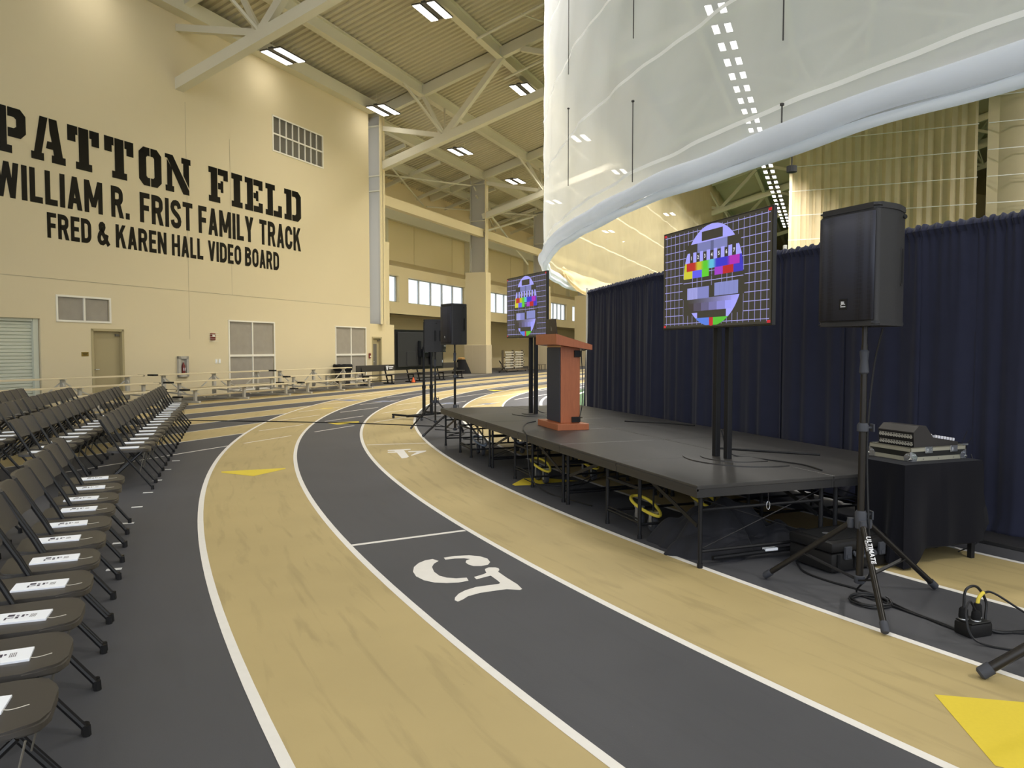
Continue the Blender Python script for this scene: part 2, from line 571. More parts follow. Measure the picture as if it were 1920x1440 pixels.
# ================================================================== SETTING
# ------------------------------------------------------------------ floor and its painted track
mb = MB()
mb.poly([tuple(W(-30, 26.5)), tuple(W(140, 26.5)), tuple(W(140, -70)), tuple(W(-30, -70))])
floor = struct(mb.build('floor', M['lane_grey']))

def mark(name, polys, m, z, label=None):
    b = MB()
    for p in polys:
        b.poly([(q[0], q[1], z) for q in p])
    o = b.build(name, m, floor)
    if label: o['label'] = label
    return o

def arc_pts(r, a0, a1, n):
    return [TC + Vector((math.cos(a0 + (a1 - a0) * i / n), math.sin(a0 + (a1 - a0) * i / n), 0)) * r for i in range(n + 1)]

A_APEX = math.atan2(WN.y, WN.x)            # where the bend runs into the straight
A_END = R(250)
def band(name, r0, r1, m, z, straight=True):
    """ring band on the bend carried on along the far straight"""
    b = MB()
    n = 150
    o, i = arc_pts(r0, A_APEX, A_END, n), arc_pts(r1, A_APEX, A_END, n)
    for k in range(n):
        b.poly([tuple(o[k]), tuple(o[k + 1]), tuple(i[k + 1]), tuple(i[k])], z)
    if straight:
        t0, t1 = TCT + r0, TCT + r1
        b.poly([tuple(W(TCS, t0)), tuple(W(125, t0)), tuple(W(125, t1)), tuple(W(TCS, t1))], z)
    return b.build(name, m, floor)
for k in range(6):
    band('lane', ring(k), ring(k + 1), M['lane_gold' if k % 2 == 0 else 'lane_grey'], 0.0012)
for k in range(6):
    band('lane_line', ring(k) + 0.025, ring(k) - 0.025, M['line'], 0.0024)
band('kerb', ring(6) + 0.04, ring(6) - 0.04, M['kerb'], 0.0024)
# infield turf
b = MB()
pts = [tuple(p) for p in arc_pts(ring(6) - 0.45, A_APEX, R(250), 120)]
b.poly(pts + [tuple(W(0, -60)), tuple(W(125, -60)), tuple(W(125, TCT + ring(6) - 0.45))], 0.001)
turf = b.build('infield_turf', M['turf'], floor)
turf['label'] = 'green infield turf'
b = MB()
for (rr, ww) in ((ring(6) - 0.9, 0.05), (ring(6) - 2.6, 0.06)):
    o, i = arc_pts(rr + ww, A_APEX, R(250), 80), arc_pts(rr - ww, A_APEX, R(250), 80)
    for k in range(80):
        b.poly([tuple(o[k]), tuple(o[k + 1]), tuple(i[k + 1]), tuple(i[k])], 0.002)
b.build('turf_line', M['line'], floor)

# the sprint straight's lanes: gold bands outside the bend, thin white lines everywhere
def s_edge(t, r):
    d = r * r - (t - TCT) ** 2
    return TCS - math.sqrt(d) if d > 0 else None
LT = [8.94, 10.03, 11.12, 12.16, 13.20, 14.25, 15.35, 16.42, 17.5]
for k in range(1, 8, 2):
    t0, t1 = LT[k], LT[k + 1]
    n = 14
    edge = []
    for i in range(n + 1):
        t = t0 + (t1 - t0) * i / n
        s = s_edge(t, ring(0))
        edge.append(tuple(W(125 if s is None else s, t)))
    if k == 7:
        edge = [tuple(W(125, t0)), tuple(W(125, t1))]
    b = MB()
    if k == 5:      # this one is cut by the bend at its shallowest
        edge = [p for p in edge]
    b.poly([tuple(W(-14, t0))] + edge + [tuple(W(-14, t1))], 0.0010)
    b.build('sprint_lane', M['lane_gold'], floor)
for t in LT:
    b = MB()
    spans = []
    s1 = s_edge(t, ring(0))
    spans.append((-14, s1 if s1 is not None else 125))
    if s1 is not None:
        for k in range(6):
            a, c = s_edge(t, ring(k)), s_edge(t, ring(k + 1))
            if c is None: c = TCS + 30 if a is not None else None
            if a is None or c is None: continue
            gap = 0.28 / max(0.15, abs((t - TCT) / ring(k))) if False else 0.32
            slope = math.sqrt(max(0.02, 1 - ((t - TCT) / ring(k)) ** 2))
            g = gap / slope * 0.6
            if c - a > 2 * g + 0.2: spans.append((a + g, c - g))
            if c > TCS: break
    for (a, c) in spans:
        b.poly([tuple(W(a, t - 0.022)), tuple(W(c, t - 0.022)), tuple(W(c, t + 0.022)), tuple(W(a, t + 0.022))], 0.0022)
    b.build('sprint_line', M['line'], floor)

def line_mark(p0, p1, w=0.05):
    p0, p1 = Vector((p0[0], p0[1], 0)), Vector((p1[0], p1[1], 0))
    d = (p1 - p0).normalized()
    s = Vector((-d.y, d.x, 0)) * w / 2
    mark('start_line', [[p0 - s, p1 - s, p1 + s, p0 + s]], M['line'], 0.0026)
line_mark((-1.284, 5.88), (-0.408, 6.37))
line_mark((-2.383, 12.115), (-1.425, 12.357))
FIVE = [
    [(-0.595, 5.491), (-0.545, 5.439), (-0.572, 5.37), (-0.578, 5.287), (-0.552, 5.175), (-0.505, 5.082), (-0.45, 5.037), (-0.385, 5.022), (-0.312, 5.037), (-0.295, 4.97), (-0.36, 4.929), (-0.439, 4.918), (-0.521, 4.929), (-0.599, 4.978), (-0.665, 5.067), (-0.7, 5.175), (-0.708, 5.287), (-0.687, 5.387), (-0.646, 5.456)],
    [(-0.515, 5.527), (-0.436, 5.573), (-0.326, 5.592), (-0.243, 5.563), (-0.185, 5.502), (-0.161, 5.411), (-0.175, 5.343), (-0.222, 5.31), (-0.281, 5.31), (-0.322, 5.353), (-0.343, 5.404), (-0.34, 5.456), (-0.315, 5.491), (-0.361, 5.509), (-0.431, 5.502), (-0.498, 5.473)],
    [(-0.189, 5.191), (-0.194, 5.238), (-0.168, 5.277), (-0.12, 5.277), (-0.096, 5.255), (-0.09, 5.213), (-0.099, 5.175), (-0.037, 5.037), (0.036, 4.893), (0.067, 4.796), (0.052, 4.775), (-0.035, 4.791), (-0.121, 4.756), (-0.207, 4.716), (-0.28, 4.652), (-0.31, 4.589), (-0.337, 4.552), (-0.359, 4.577), (-0.361, 4.627), (-0.343, 4.703), (-0.305, 4.769), (-0.238, 4.837), (-0.142, 4.879), (-0.089, 4.901), (-0.079, 4.921), (-0.1, 4.978), (-0.148, 5.082), (-0.184, 5.052), (-0.242, 4.999), (-0.262, 5.052), (-0.196, 5.119), (-0.18, 5.15)]]
FOUR = [
    [(-1.94, 11.494), (-1.816, 11.545), (-1.601, 11.628), (-1.585, 11.535), (-1.679, 11.464), (-1.505, 10.779), (-1.525, 10.672), (-1.587, 10.611), (-1.748, 11.197), (-1.889, 11.207), (-1.904, 11.294), (-1.797, 11.334), (-1.821, 11.403), (-1.92, 11.393)],
    [(-1.6, 11.363), (-1.331, 11.443), (-1.32, 11.344), (-1.481, 10.869), (-1.498, 10.942), (-1.453, 11.265), (-1.582, 11.265)]]
mark('lane_number', FIVE, M['line'], 0.0028, 'white lane number five')
mark('lane_number', FOUR, M['line'], 0.0028, 'white lane number four')
ARROWS = [
    [(-3.742, 9.479), (-3.001, 9.75), (-2.975, 9.677), (-3.204, 9.119), (-3.699, 9.376)],
    [(-3.999, 15.825), (-3.334, 16.089), (-3.279, 15.854), (-3.601, 15.405), (-3.657, 15.405)],
    [(0.0, 8.556), (0.146, 8.974), (0.327, 9.03), (0.796, 8.791), (0.471, 8.667), (0.201, 8.513), (0.034, 8.48)],
    [(1.926, 3.309), (2.314, 3.228), (1.909, 2.65), (1.847, 2.719), (1.826, 2.73)],
    [(-5.13, 19.575), (-4.819, 19.842), (-4.749, 19.752), (-4.96, 19.458)],
    [(-0.964, 28.67), (-0.272, 28.359), (-0.667, 27.758)]]
for p in ARROWS:
    mark('direction_arrow', [p], M['yellow_paint'], 0.0027, 'yellow arrow')
for p in ([(-5.502, 22.781), (-5.102, 23.205), (-4.558, 22.781), (-4.932, 22.429)], [(-4.201, 22.126), (-3.908, 22.584), (-3.48, 22.277), (-3.803, 21.977)],
          [(-2.154, 21.332), (-1.836, 21.83), (-1.45, 21.543), (-1.834, 21.193)], [(-1.016, 21.125), (-0.723, 21.472), (-0.41, 21.332), (-0.706, 20.989)]):
    mark('exchange_mark', [p], M['blue_paint'], 0.0027, 'pale blue mark')
for i, p in enumerate([(-3.997, 8.076), (-3.74, 7.329), (-4.258, 8.84), (-4.515, 9.639), (-4.74, 10.395), (-3.474, 6.639), (-3.188, 5.954), (-2.847, 5.235)]):
    b = MB(); b.box(-0.05, 0.05, -0.025, 0.025, 0, 0.0012)
    tag(b.build('tape_mark', M['tape'], loc=(p[0], p[1], 0.001), rz=R(20)), 'short strip of white tape on the dark floor in front of the folding chairs', 'tape', 'white tape strips along the front row')

# ------------------------------------------------------------------ lettered wall with its openings
def holed(b, s0, s1, z0, z1, t, depth, holes):
    """vertical slab at t .. t+depth with rectangular holes (s0,s1,z0,z1); reveals included"""
    S = sorted({s0, s1} | {h[0] for h in holes} | {h[1] for h in holes})
    Z = sorted({z0, z1} | {h[2] for h in holes} | {h[3] for h in holes})
    def solid(a, c):
        return not any(h[0] - 1e-6 < a < h[1] + 1e-6 and h[2] - 1e-6 < c < h[3] + 1e-6 for h in holes)
    for i in range(len(S) - 1):
        for j in range(len(Z) - 1):
            if solid((S[i] + S[i + 1]) / 2, (Z[j] + Z[j + 1]) / 2):
                for tt in (t, t + depth):
                    b.quad(W(S[i], tt, Z[j]), W(S[i + 1], tt, Z[j]), W(S[i + 1], tt, Z[j + 1]), W(S[i], tt, Z[j + 1]))
    for h in list(holes) + [(s0, s1, z0, z1)]:
        c = [(h[0], h[2]), (h[1], h[2]), (h[1], h[3]), (h[0], h[3])]
        for k in range(4):
            (a, e), (g, f) = c[k], c[(k + 1) % 4]
            b.quad(W(a, t, e), W(g, t, f), W(g, t + depth, f), W(a, t + depth, e))

T = WALL_T
G1 = (14.03, 15.63, 2.39, 3.03); G2 = (20.42, 22.72, 0.12, 2.56); G3 = (26.65, 28.88, 0.12, 2.53); GV = (22.86, 25.85, 9.18, 10.44)
D1 = (15.03, 16.09, 0.0, 2.16); D2 = (29.42, 30.22, 0.0, 2.14); SH = (9.6, 13.52, 0.0, 2.40)
b = MB()
holed(b, -14, 29.27, 0, 13.0, T, 0.4, [G1, G2, G3, GV, D1, SH])
struct(b.build('wall_left', M['wall'], fixn=False))
# backing behind the grilles
b = MB()
b.quad(W(-14, T + 0.42, 0), W(29.2, T + 0.42, 0), W(29.2, T + 0.42, 13), W(-14, T + 0.42, 13))
struct(b.build('wall_backing', M['vent_dark']))
def strip(name, s0, s1, z0, z1, d=0.004):
    b = MB()
    P = [W(s0, T - d, z0), W(s1, T - d, z0), W(s1, T - d, z1), W(s0, T - d, z1)]
    b.poly([tuple(p) for p in P])
    struct(b.build(name, M['joint']))
strip('trim_1', -14, 29.27, 3.495, 3.512)
strip('trim_2', 18.62, 18.635, 1.9, 9.7)
strip('trim_3', 20.58, 20.592, 3.5, 9.0)
b = MB()     # angle along the wall head
b.bar(W(-14, T - 0.2, 12.62), W(29.3, T - 0.2, 12.62), 0.45, 0.5)
struct(b.build('trim_4', M['steel']))

# lower block with the second door, and the pilaster behind the first column
b = MB()
holed(b, 29.27, 31.35, 0, 2.76, T, 0.5, [D2])
b.quad(W(29.27, T, 2.76), W(31.35, T, 2.76), W(31.35, T + 2.5, 2.76), W(29.27, T + 2.5, 2.76))
b.quad(W(31.35, T, 0), W(31.35, T + 5.9, 0), W(31.35, T + 5.9, 2.76), W(31.35, T, 2.76))
struct(b.build('wall_return', M['wall_far'], fixn=False))
b = MB()
o_ = Matrix.Translation(W(0, 0)) @ Matrix.Rotation(WA, 4, 'Z')
b = MB(o_)
b.box(30.5, 31.35, T + 0.25, T + 3.3, 2.76, 6.8)
struct(b.build('wall_pilaster', M['wall_far']))
# far wall: window band, recess below, set-back panels above
TF = 23.0
WINS = [(33.4, 37.38, 2), (38.42, 46.0, 5), (50.0, 57.6, 5), (63.2, 67.65, 4), (69.3, 74.0, 3), (76.5, 84.0, 5), (88, 95.6, 5)]
b = MB()
holed(b, 31.35, 125, 3.62, 6.35, TF, 0.55, [(w[0], w[1], 4.3, 5.82) for w in WINS])
b.quad(W(31.35, TF, 6.35), W(125, TF, 6.35), W(125, TF + 1.3, 6.95), W(31.35, TF + 1.3, 6.95))
b.quad(W(31.35, TF, 3.62), W(125, TF, 3.62), W(125, TF + 2.7, 3.62), W(31.35, TF + 2.7, 3.62))
struct(b.build('wall_far', M['wall_far'], fixn=False))
b = MB()
b.quad(W(31.0, TF + 2.6, 0), W(125, TF + 2.6, 0), W(125, TF + 2.6, 3.7), W(31.0, TF + 2.6, 3.7))
struct(b.build('wall_recess', M['wall_far']))
b = MB()
b.quad(W(29.0, TF + 1.25, 6.5), W(125, TF + 1.25, 6.5), W(125, TF + 1.25, 12.2), W(29.0, TF + 1.25, 12.2))
for s in (36, 41.2, 46.4, 51.6, 56.8, 62, 67.2):
    b.box(s - 0.01, s + 0.01, TF + 1.22, TF + 1.25, 6.8, 9.6, T=Matrix.Rotation(WA, 4, 'Z'))
struct(b.build('wall_upper', M['wall_far']))
for i, (s0, s1, n) in enumerate(WINS):
    b = MB(Matrix.Rotation(WA, 4, 'Z'))
    y = TF + 0.25
    b.box(s0, s1, y, y + 0.08, 4.3, 4.36); b.box(s0, s1, y, y + 0.08, 5.76, 5.82)
    for k in range(n + 1):
        x = s0 + (s1 - s0 - 0.12) * k / n
        b.box(x, x + 0.12, y - 0.06, y + 0.08, 4.36, 5.76)
    fr = struct(b.build('window_%d' % (i + 1), M['mullion']))
    for k in range(n):
        w = (s1 - s0 - 0.12) / n
        b = MB(Matrix.Rotation(WA, 4, 'Z'))
        b.box(s0 + w * k + 0.12, s0 + w * (k + 1), y + 0.03, y + 0.05, 4.36, 5.76)
        b.build('pane', M['glass_sky'], fr)
# end wall of the hall and the wall across the infield, far off
b = MB()
b.quad(W(125, 27, 0), W(125, -60, 0), W(125, -60, 26), W(125, 27, 26))
struct(b.build('wall_end', M['wall_far']))
b = MB()
b.quad(W(20, -57, 0), W(125, -57, 0), W(125, -57, 14), W(20, -57, 14))
struct(b.build('wall_opposite', M['wall_far']))

# ------------------------------------------------------------------ roof deck (corrugated, ribs run down the slope)
b = MB()
prof = []
s = -14.0
while s < 70:
    for (ds, dz) in ((0, 0), (0.11, 0), (0.15, 0.07), (0.26, 0.07)):
        prof.append((s + ds, dz))
    s += 0.30
prof.append((125, 0))
rows = []
for t in (24.6, -18.7, -58.0):
    rows.append([b.v(W(p[0], t, (roof_z(t) if t > -50 else roof_z(-18.7) - 0.287 * 39.3) + p[1])) for p in prof])
for a, c in zip(rows, rows[1:]):
    for i in range(len(prof) - 1):
        b.f([a[i], a[i + 1], c[i + 1], c[i]])
struct(b.build('ceiling', M['deck'], fixn=False))

PUR = [22.6, 20.3, 17.3, 13.4, 9.6, 5.8, 2.0, -1.8, -5.6, -9.4, -13.2]
for i, t in enumerate(PUR):
    b = MB()
    z = roof_z(t)
    b.bar(W(-14, t, z - 0.28), W(125, t, z - 0.28), 0.03, 0.5)
    b.bar(W(-14, t, z - 0.03), W(125, t, z - 0.03), 0.26, 0.04)
    b.bar(W(-14, t, z - 0.53), W(125, t, z - 0.53), 0.30, 0.05)
    struct(b.build('purlin_beam', M['steel']))

# trusses rise from the columns, square to the lettered wall
def truss(s, label, t0=20.3, t1=-18.0):
    tr = thing('roof_truss', label, 'roof truss', W(0, 0), WA, 'white steel roof trusses')
    up = Vector((0, -0.276, 0.961))
    def q(t, off):        # point `off` below the deck
        return Vector((s, t, roof_z(t) - off))
    def beam(name, a, c, w, h, upv=(0, 0, 1)):
        b = MB(); b.bar(a, c, w, h, upv); return b.build(name, M['steel'], tr)
    beam('top_chord', q(t0 + 3.8, 0.30), q(t1, 0.30), 0.26, 0.46)
    beam('bottom_chord', q(t0, 2.86), q(t1, 2.86), 0.34, 0.36)
    t = 16.2
    first = True
    while t > t1 + 3:
        n = q(t, 2.75)
        beam('brace', n, q(t + (4.0 if first else 3.8), 0.55 if not first else 0.75), 0.20, 0.22)
        beam('brace', n, q(t + 1.1, 0.5), 0.14, 0.16)
        beam('brace', n, q(t - 2.9, 0.5), 0.24, 0.26)
        for ds in (-1.9, 1.9):
            a = n; c = q(t + 1.0, 0.55); c.x += ds
            beam('sway_brace', a, c, 0.09, 0.09)
        b = MB(); b.box(s - 0.02, s + 0.02, t - 0.35, t + 0.35, n.z - 0.1, n.z + 0.3)
        b.build('gusset', M['steel'], tr)
        t -= 7.6
        first = False
    return tr
TS = [6.6, 18.4, 30.3, 43.15, 54.3, 65.5, 76.6, 88.0]
TL = ['white steel truss over the hidden near end of the lettered wall', 'white steel truss whose end meets the lettered wall above the family track lettering',
      'white steel truss carried by the column at the end of the lettered wall', 'white steel truss carried by the tall column with the tan pad',
      'white steel truss carried by the column beside the edge of the white net', 'sixth white steel truss down the hall from the lettered wall end',
      'seventh white steel truss down the hall, seen through the white net', 'last white steel truss at the far end of the hall']
for s, l in zip(TS, TL):
    truss(s, l)

# columns with their boxed feet
TCOL = 20.7
def column(s, foot, label):
    c = thing('steel_column', label, 'column', W(s, TCOL), WA, None, 'structure')
    y0, y1 = (-0.65, 0.45) if foot else (-1.28, -0.30)
    zt = roof_z(TCOL + y1) - 0.3
    z0 = 2.76 if not foot else 6.3
    b = MB()
    b.box(-0.03, 0.03, y0, y1, z0, zt)
    b.box(-0.2, 0.2, y1 - 0.05, y1, z0, zt)
    b.build('shaft', M['steel_grey'], c)
    b = MB(); b.box(-0.2, 0.2, y0, y0 + 0.05, z0, zt); b.build('flange', M['wall_far'], c)  # web grey, front flange cream: shaded and lit side put into colour
    for z in (9.0, 9.7, 12.0):
        b = MB(); b.box(-0.19, 0.19, y0 + 0.05, y1 - 0.05, z, z + 0.04); b.build('stiffener', M['steel'], c)
    if foot:
        b = MB(); b.box(-0.38, 0.38, -0.75, 0.70, 0, 6.45, 0.01); b.build('casing', M['wall_far'], c)
        b = MB(); b.box(-0.43, 0.43, -0.80, 0.78, 0, 1.85, 0.03)
        for y in (-0.3, 0.2):
            b.box(-0.436, -0.43, y - 0.008, y + 0.008, 0.02, 1.83)
        b.build('pad', M['pad'], c)['label'] = 'tan floor-level pad'
column(30.15, False, 'white steel column at the end of the lettered wall')
COLS = [(43.15, 'tall white column boxed in cream with a tan pad at its foot'), (54.3, 'white column half hidden by the edge of the net'), (65.5, 'fourth white column along the far wall'),
        (76.6, 'fifth white column along the far wall'), (88, 'sixth white column along the far wall')]
for s, l in COLS:
    column(s, True, l)
# eave beams between the columns, and one along the upper wall
for (t, z, h, w) in ((20.4, 8.93, 0.5, 0.34), (TF + 0.95, 9.55, 0.6, 0.3)):
    b = MB(); b.bar(W(30.2, t, z), W(125, t, z), w, h)
    struct(b.build('eave_beam', M['wall_far'] if t < 21 else M['steel']))
for s in (37.6, 48.6, 59.9, 71.2):
    b = MB(Matrix.Rotation(WA, 4, 'Z')); b.box(s - 0.15, s + 0.15, TF + 0.95, TF + 1.22, 6.75, 9.3)
    b.box(s - 0.24, s - 0.16, TF + 0.85, TF + 1.25, 6.75, 9.3)
    struct(b.build('wall_column', M['steel']))
for s in [34 + 3.8 * i for i in range(14)]:       # short rafters under the lean-to
    b = MB(); b.bar(W(s, 20.5, roof_z(20.5) - 0.55), W(s, 24.3, roof_z(24.3) - 0.55), 0.14, 0.2)
    struct(b.build('rafter_beam', M['steel']))
for (s, s2) in ((30.6, 42.0), (42.4, 53.3)):      # wind bracing rods under the lean-to roof
    for a, c in (((s, 20.6), (s2, 24.0)), ((s2, 20.6), (s, 24.0))):
        b = MB(); b.tube([W(a[0], a[1], roof_z(a[1]) - 1.0), W(c[0], c[1], roof_z(c[1]) - 1.0)], 0.05, 6)
        struct(b.build('brace_beam', M['steel']))
b = MB(); b.tube([W(42.9, 20.7, 11.3), W(51.8, 20.7, 7.9)], 0.07, 6); struct(b.build('brace_beam', M['steel']))
b = MB(); b.tube([W(43, 20.7, 8.9), W(52.9, 20.7, 11.6)], 0.07, 6); struct(b.build('brace_beam', M['steel']))

# pipes under the roof
def pipe(label, a, c, r, fork):
    p = thing('ceiling_pipe', label, 'pipe', (0, 0, 0))
    b = MB(); b.tube([a, c], r, 8); b.build('main_run', M['steel'], p)
    b = MB(); b.tube([fork[0], fork[1]], r * 0.55, 6); b.build('branch', M['steel'], p)
def at_roof(s, t, off): return W(s, t, roof_z(t) - off)
pipe('thin white pipe hung under the roof deck beside the top of the white net', at_roof(27.7, 13.3, 0.7), at_roof(27.4, 4.0, 0.7), 0.055, (at_roof(27.5, 11.3, 0.7), at_roof(31.5, 9.9, 0.7)))
pipe('thin white pipe crossing below the truss by the top of the white net', at_roof(31.6, 13.8, 0.8), at_roof(31.3, 4.0, 0.8), 0.055, (at_roof(31.3, 11.6, 0.8), at_roof(34.5, 10.6, 0.8)))
# round loudspeaker can at the roof
c = thing('ceiling_can', 'grey round can hanging under the roof deck above the lettered wall truss', 'ceiling speaker', at_roof(22.1, 14.2, 0.0), 0)
b = MB(); b.lathe([(0.22, -0.9), (0.33, -0.88), (0.33, -0.45), (0.12, -0.40)], seg=20); b.build('can', M['steel_grey'], c, smooth=True)
b = MB(); b.tube([(0, 0, -0.42), (0, 0, 0.05)], 0.03, 6); b.build('rod', M['steel_grey'], c)

# ------------------------------------------------------------------ ceiling lights: two bright strips in one housing
def light_fixture(watts):
    root = thing('ceiling_light', 'x', 'ceiling light', (0, 0, 0), WA)
    b = MB()
    b.box(-0.70, 0.70, -0.09, 0.09, 0.02, 0.10)
    for y in (-0.29, 0.29):
        b.box(-0.72, 0.72, y - 0.17, y + 0.17, 0.0, 0.05)
    b.build('housing', M['lamp_body'], root)
    for y in (-0.29, 0.29):
        b = MB(); b.box(-0.68, 0.68, y - 0.145, y + 0.145, -0.012, 0.0)
        b.build('lamp_strip', M['lamp'], root)
    for x in (-0.55, 0.55):
        b = MB()
        b.tube([(x, 0, 0.1), (x, 0, 0.62)], 0.006, 5)
        b.build('hanger', M['steel'], root)
    ld_ = bpy.data.lights.new('lamp_beam', 'AREA')
    ld_.shape = 'RECTANGLE'; ld_.size = 1.36; ld_.size_y = 0.86
    ld_.energy = watts; ld_.color = LAMP_COLOR; ld_.spread = R(125)
    lo = bpy.data.objects.new('lamp_beam', ld_); COL.objects.link(lo); lo.parent = root; lo.location = (0, 0, -0.02)
    return root
protos = {}
def put_light(s, t, off, label, group, z=None):
    loc = W(s, t, (roof_z(t) - off) if z is None else z)
    w = LAMP_WALL_W if t > 17 else (LAMP_NEAR_W if s < 16 and t > 0 else LAMP_W if t > 0 else LAMP_FIELD_W)
    if w not in protos:
        o = protos[w] = light_fixture(w); o.location = loc; o['label'] = label; o['group'] = group
    else:
        o = dup(protos[w], loc, WA, label, group)
        o.scale = (1, 1, 1)
    return o
# row along the wall and the next row in
for i, s in enumerate([15.2, 22.3, 29.0, 36.6, 44.4, 51.6, 59, 66.4, 73.8]):
    lab = ['twin-strip ceiling light over the near end of the lettered wall', 'twin-strip ceiling light next to the end of the truss on the lettered wall', 'twin-strip ceiling light at the top end corner of the lettered wall',
           'twin-strip ceiling light under the truss beyond the lettered wall', 'twin-strip ceiling light in front of the tall padded column', 'twin-strip ceiling light cut by the edge of the white net',
           'twin-strip ceiling light over the far wall, seventh in its row', 'twin-strip ceiling light over the far wall, eighth in its row', 'twin-strip ceiling light over the far wall, last in its row'][i]
    put_light(s, 18.6, 1.0, lab, 'ceiling lights along the wall')
for i, s in enumerate([15.0, 24.2, 33.0, 41.8, 50.6, 59.4, 68.2, 6.0, -3.0]):  # last two are unseen, added to light the near floor
    lab = ['twin-strip ceiling light of the second row above the chairs', 'large bright twin-strip ceiling light near the top edge, under bare roof deck', 'twin-strip ceiling light hung from the truss beside the white net',
           'twin-strip ceiling light dimmed behind the upper part of the white net', 'twin-strip ceiling light dimmed behind the middle of the white net', 'twin-strip ceiling light seen under the rolled hem of the net', 'twin-strip ceiling light deep behind the net, last of the second row',
           'unseen twin-strip ceiling light added high over the front row of chairs', 'unseen twin-strip ceiling light added high over the rows of chairs, behind them'][i]
    put_light(s, 13.4, 1.0, lab, 'ceiling lights of the second row')
s = -9.75  # line begins out of view; its near fixtures are added to light the floor
i = 0
while s < 84:
    o = put_light(s, 4.09, 3.1, 'twin-strip light in the double line behind the net, %s from its added unseen end' % ordinal(i), 'lights of the long double line behind the net')
    o.scale = (0.62, 0.84, 1)
    s += 1.86; i += 1
for i in range(9):  # out-of-view row, added to brighten the far net
    put_light(-2 + 6.4 * i, -17.0, 1.0, 'unseen twin-strip ceiling light added over the infield, %s from the audience end' % ordinal(i), 'unseen lights added over the infield')

# ------------------------------------------------------------------ the round white net over the bend's inner kerb, lifted at its foot
NR = 27.95
HEM_Z = 4.02
nt_ = thing('divider_net', 'tall white translucent net curtain with a thick rolled hem, curving over the stage', 'net curtain', (0, 0, 0))
def net_dr(a, z):
    return (0.022 * math.sin(a * 61) + 0.012 * math.sin(a * 173 + z * 1.7) + 0.012 * math.sin(a * 97 - z * 2.3) + 0.006 * math.sin(z * 5 + a * 40)) * min(1, (z - 3.0) * 0.6)
def net_pt(r, a, z):
    if a < A_APEX:                      # carried on straight along the far side
        p = TC + WN * r + WD * (A_APEX - a) * NR
        return Vector((p.x, p.y, z))
    return TC + Vector((math.cos(a) * r, math.sin(a) * r, z))
AN0, AN1, NN = A_APEX - 43.0 / NR, R(238), 460
ZS = [3.95 + 0.62 * k for k in range(20)]
ASPLIT = R(177)
for (a0, a1, m) in ((AN0, ASPLIT, M['net_warm_lit']), (ASPLIT, AN1, M['net'])):
    n = int(NN * (a1 - a0) / (AN1 - AN0)) + 1
    b = MB()
    b.sheet([[net_pt(NR + net_dr(a0 + (a1 - a0) * i / n, z), a0 + (a1 - a0) * i / n, z) for i in range(n + 1)] for z in ZS])
    b.build('netting', m, nt_, smooth=True)
# stitched seams: narrow bands of white webbing
M['webbing'] = net_mat('net_webbing', lin((244, 244, 242)), 0.03)
for z in (4.47, 6.07, 7.75, 9.4, 11.05, 12.7, 14.3):
    b = MB()
    rows = []
    for dz in (-0.03, 0.03):
        row = []
        for i in range(NN + 1):
            a = AN0 + (AN1 - AN0) * i / NN
            zz = z + 0.008 * math.sin(a * 83) + dz
            row.append(net_pt(NR + 0.012 + net_dr(a, zz), a, zz))
        rows.append(row)
    b.sheet(rows)
    b.build('seam', M['webbing'], nt_)
# rolled hem: two fat folds of white vinyl, the lower one round the pipe
def hem(name, zc, rc, r0, ph, m):
    b = MB()
    pts, rr = [], []
    for i in range(NN + 1):
        a = AN0 + (AN1 - AN0) * i / NN
        sag = 0.016 * math.sin(a * 37 + ph) + 0.008 * math.sin(a * 91 + ph * 2)
        pts.append(net_pt(NR + rc + 0.012 * math.sin(a * 53 + ph), a, zc + sag))
        rr.append(r0 * (1 + 0.06 * math.sin(a * 71 + ph) + 0.05 * math.sin(a * 29)))
    b.tube(pts, rr, 14)
    return b.build(name, m, nt_, smooth=True)
hem('hem_fold', HEM_Z + 0.09, 0.03, 0.135, 0.4, M['vinyl_hem'])
hem('hem_pipe_sleeve', HEM_Z - 0.095, -0.03, 0.066, 0.4, M['vinyl_hem'])
for (ang_u, zz) in ((1064, (5.0, 6.6, 7.3, 9.0)), (1183, (4.3, 5.6, 6.6, 8.0, 8.6, 10.4)), (1458, (4.1, 4.46, 5.2, 6.1, 6.5, 7.6))):
    k = (ang_u - 960) / FPX
    A_, B_, C_ = 1 + k * k, -2 * (TC.x * k + TC.y), TC.x ** 2 + TC.y ** 2 - (NR + 0.07) ** 2
    y = (-B_ - math.sqrt(B_ * B_ - 4 * A_ * C_)) / (2 * A_)
    for z0, z1 in zip(zz[::2], zz[1::2]):
        b = MB(); b.tube([(k * y, y, z0), (k * y, y, z1)], 0.009, 6)
        b.lathe([(0.0, -0.02), (0.025, -0.012), (0.025, 0.012), (0.0, 0.02)], (k * y, y, z1), 10)
        b.build('lift_cord', M['net_cord'], nt_)
b = MB()
p = net_pt(NR + 0.0, R(153), 3.9)
k = (1478 - 960) / FPX
b.lathe([(0.02, -0.06), (0.06, -0.05), (0.06, 0.02), (0.02, 0.03)], (0.3727 * 8.9, 8.9, 3.72), 12)
b.tube([(0.3727 * 8.9, 8.9, 3.74), (0.3727 * 8.9, 8.9, 4.0)], 0.008, 5)
b.build('pulley', M['net_cord'], nt_)
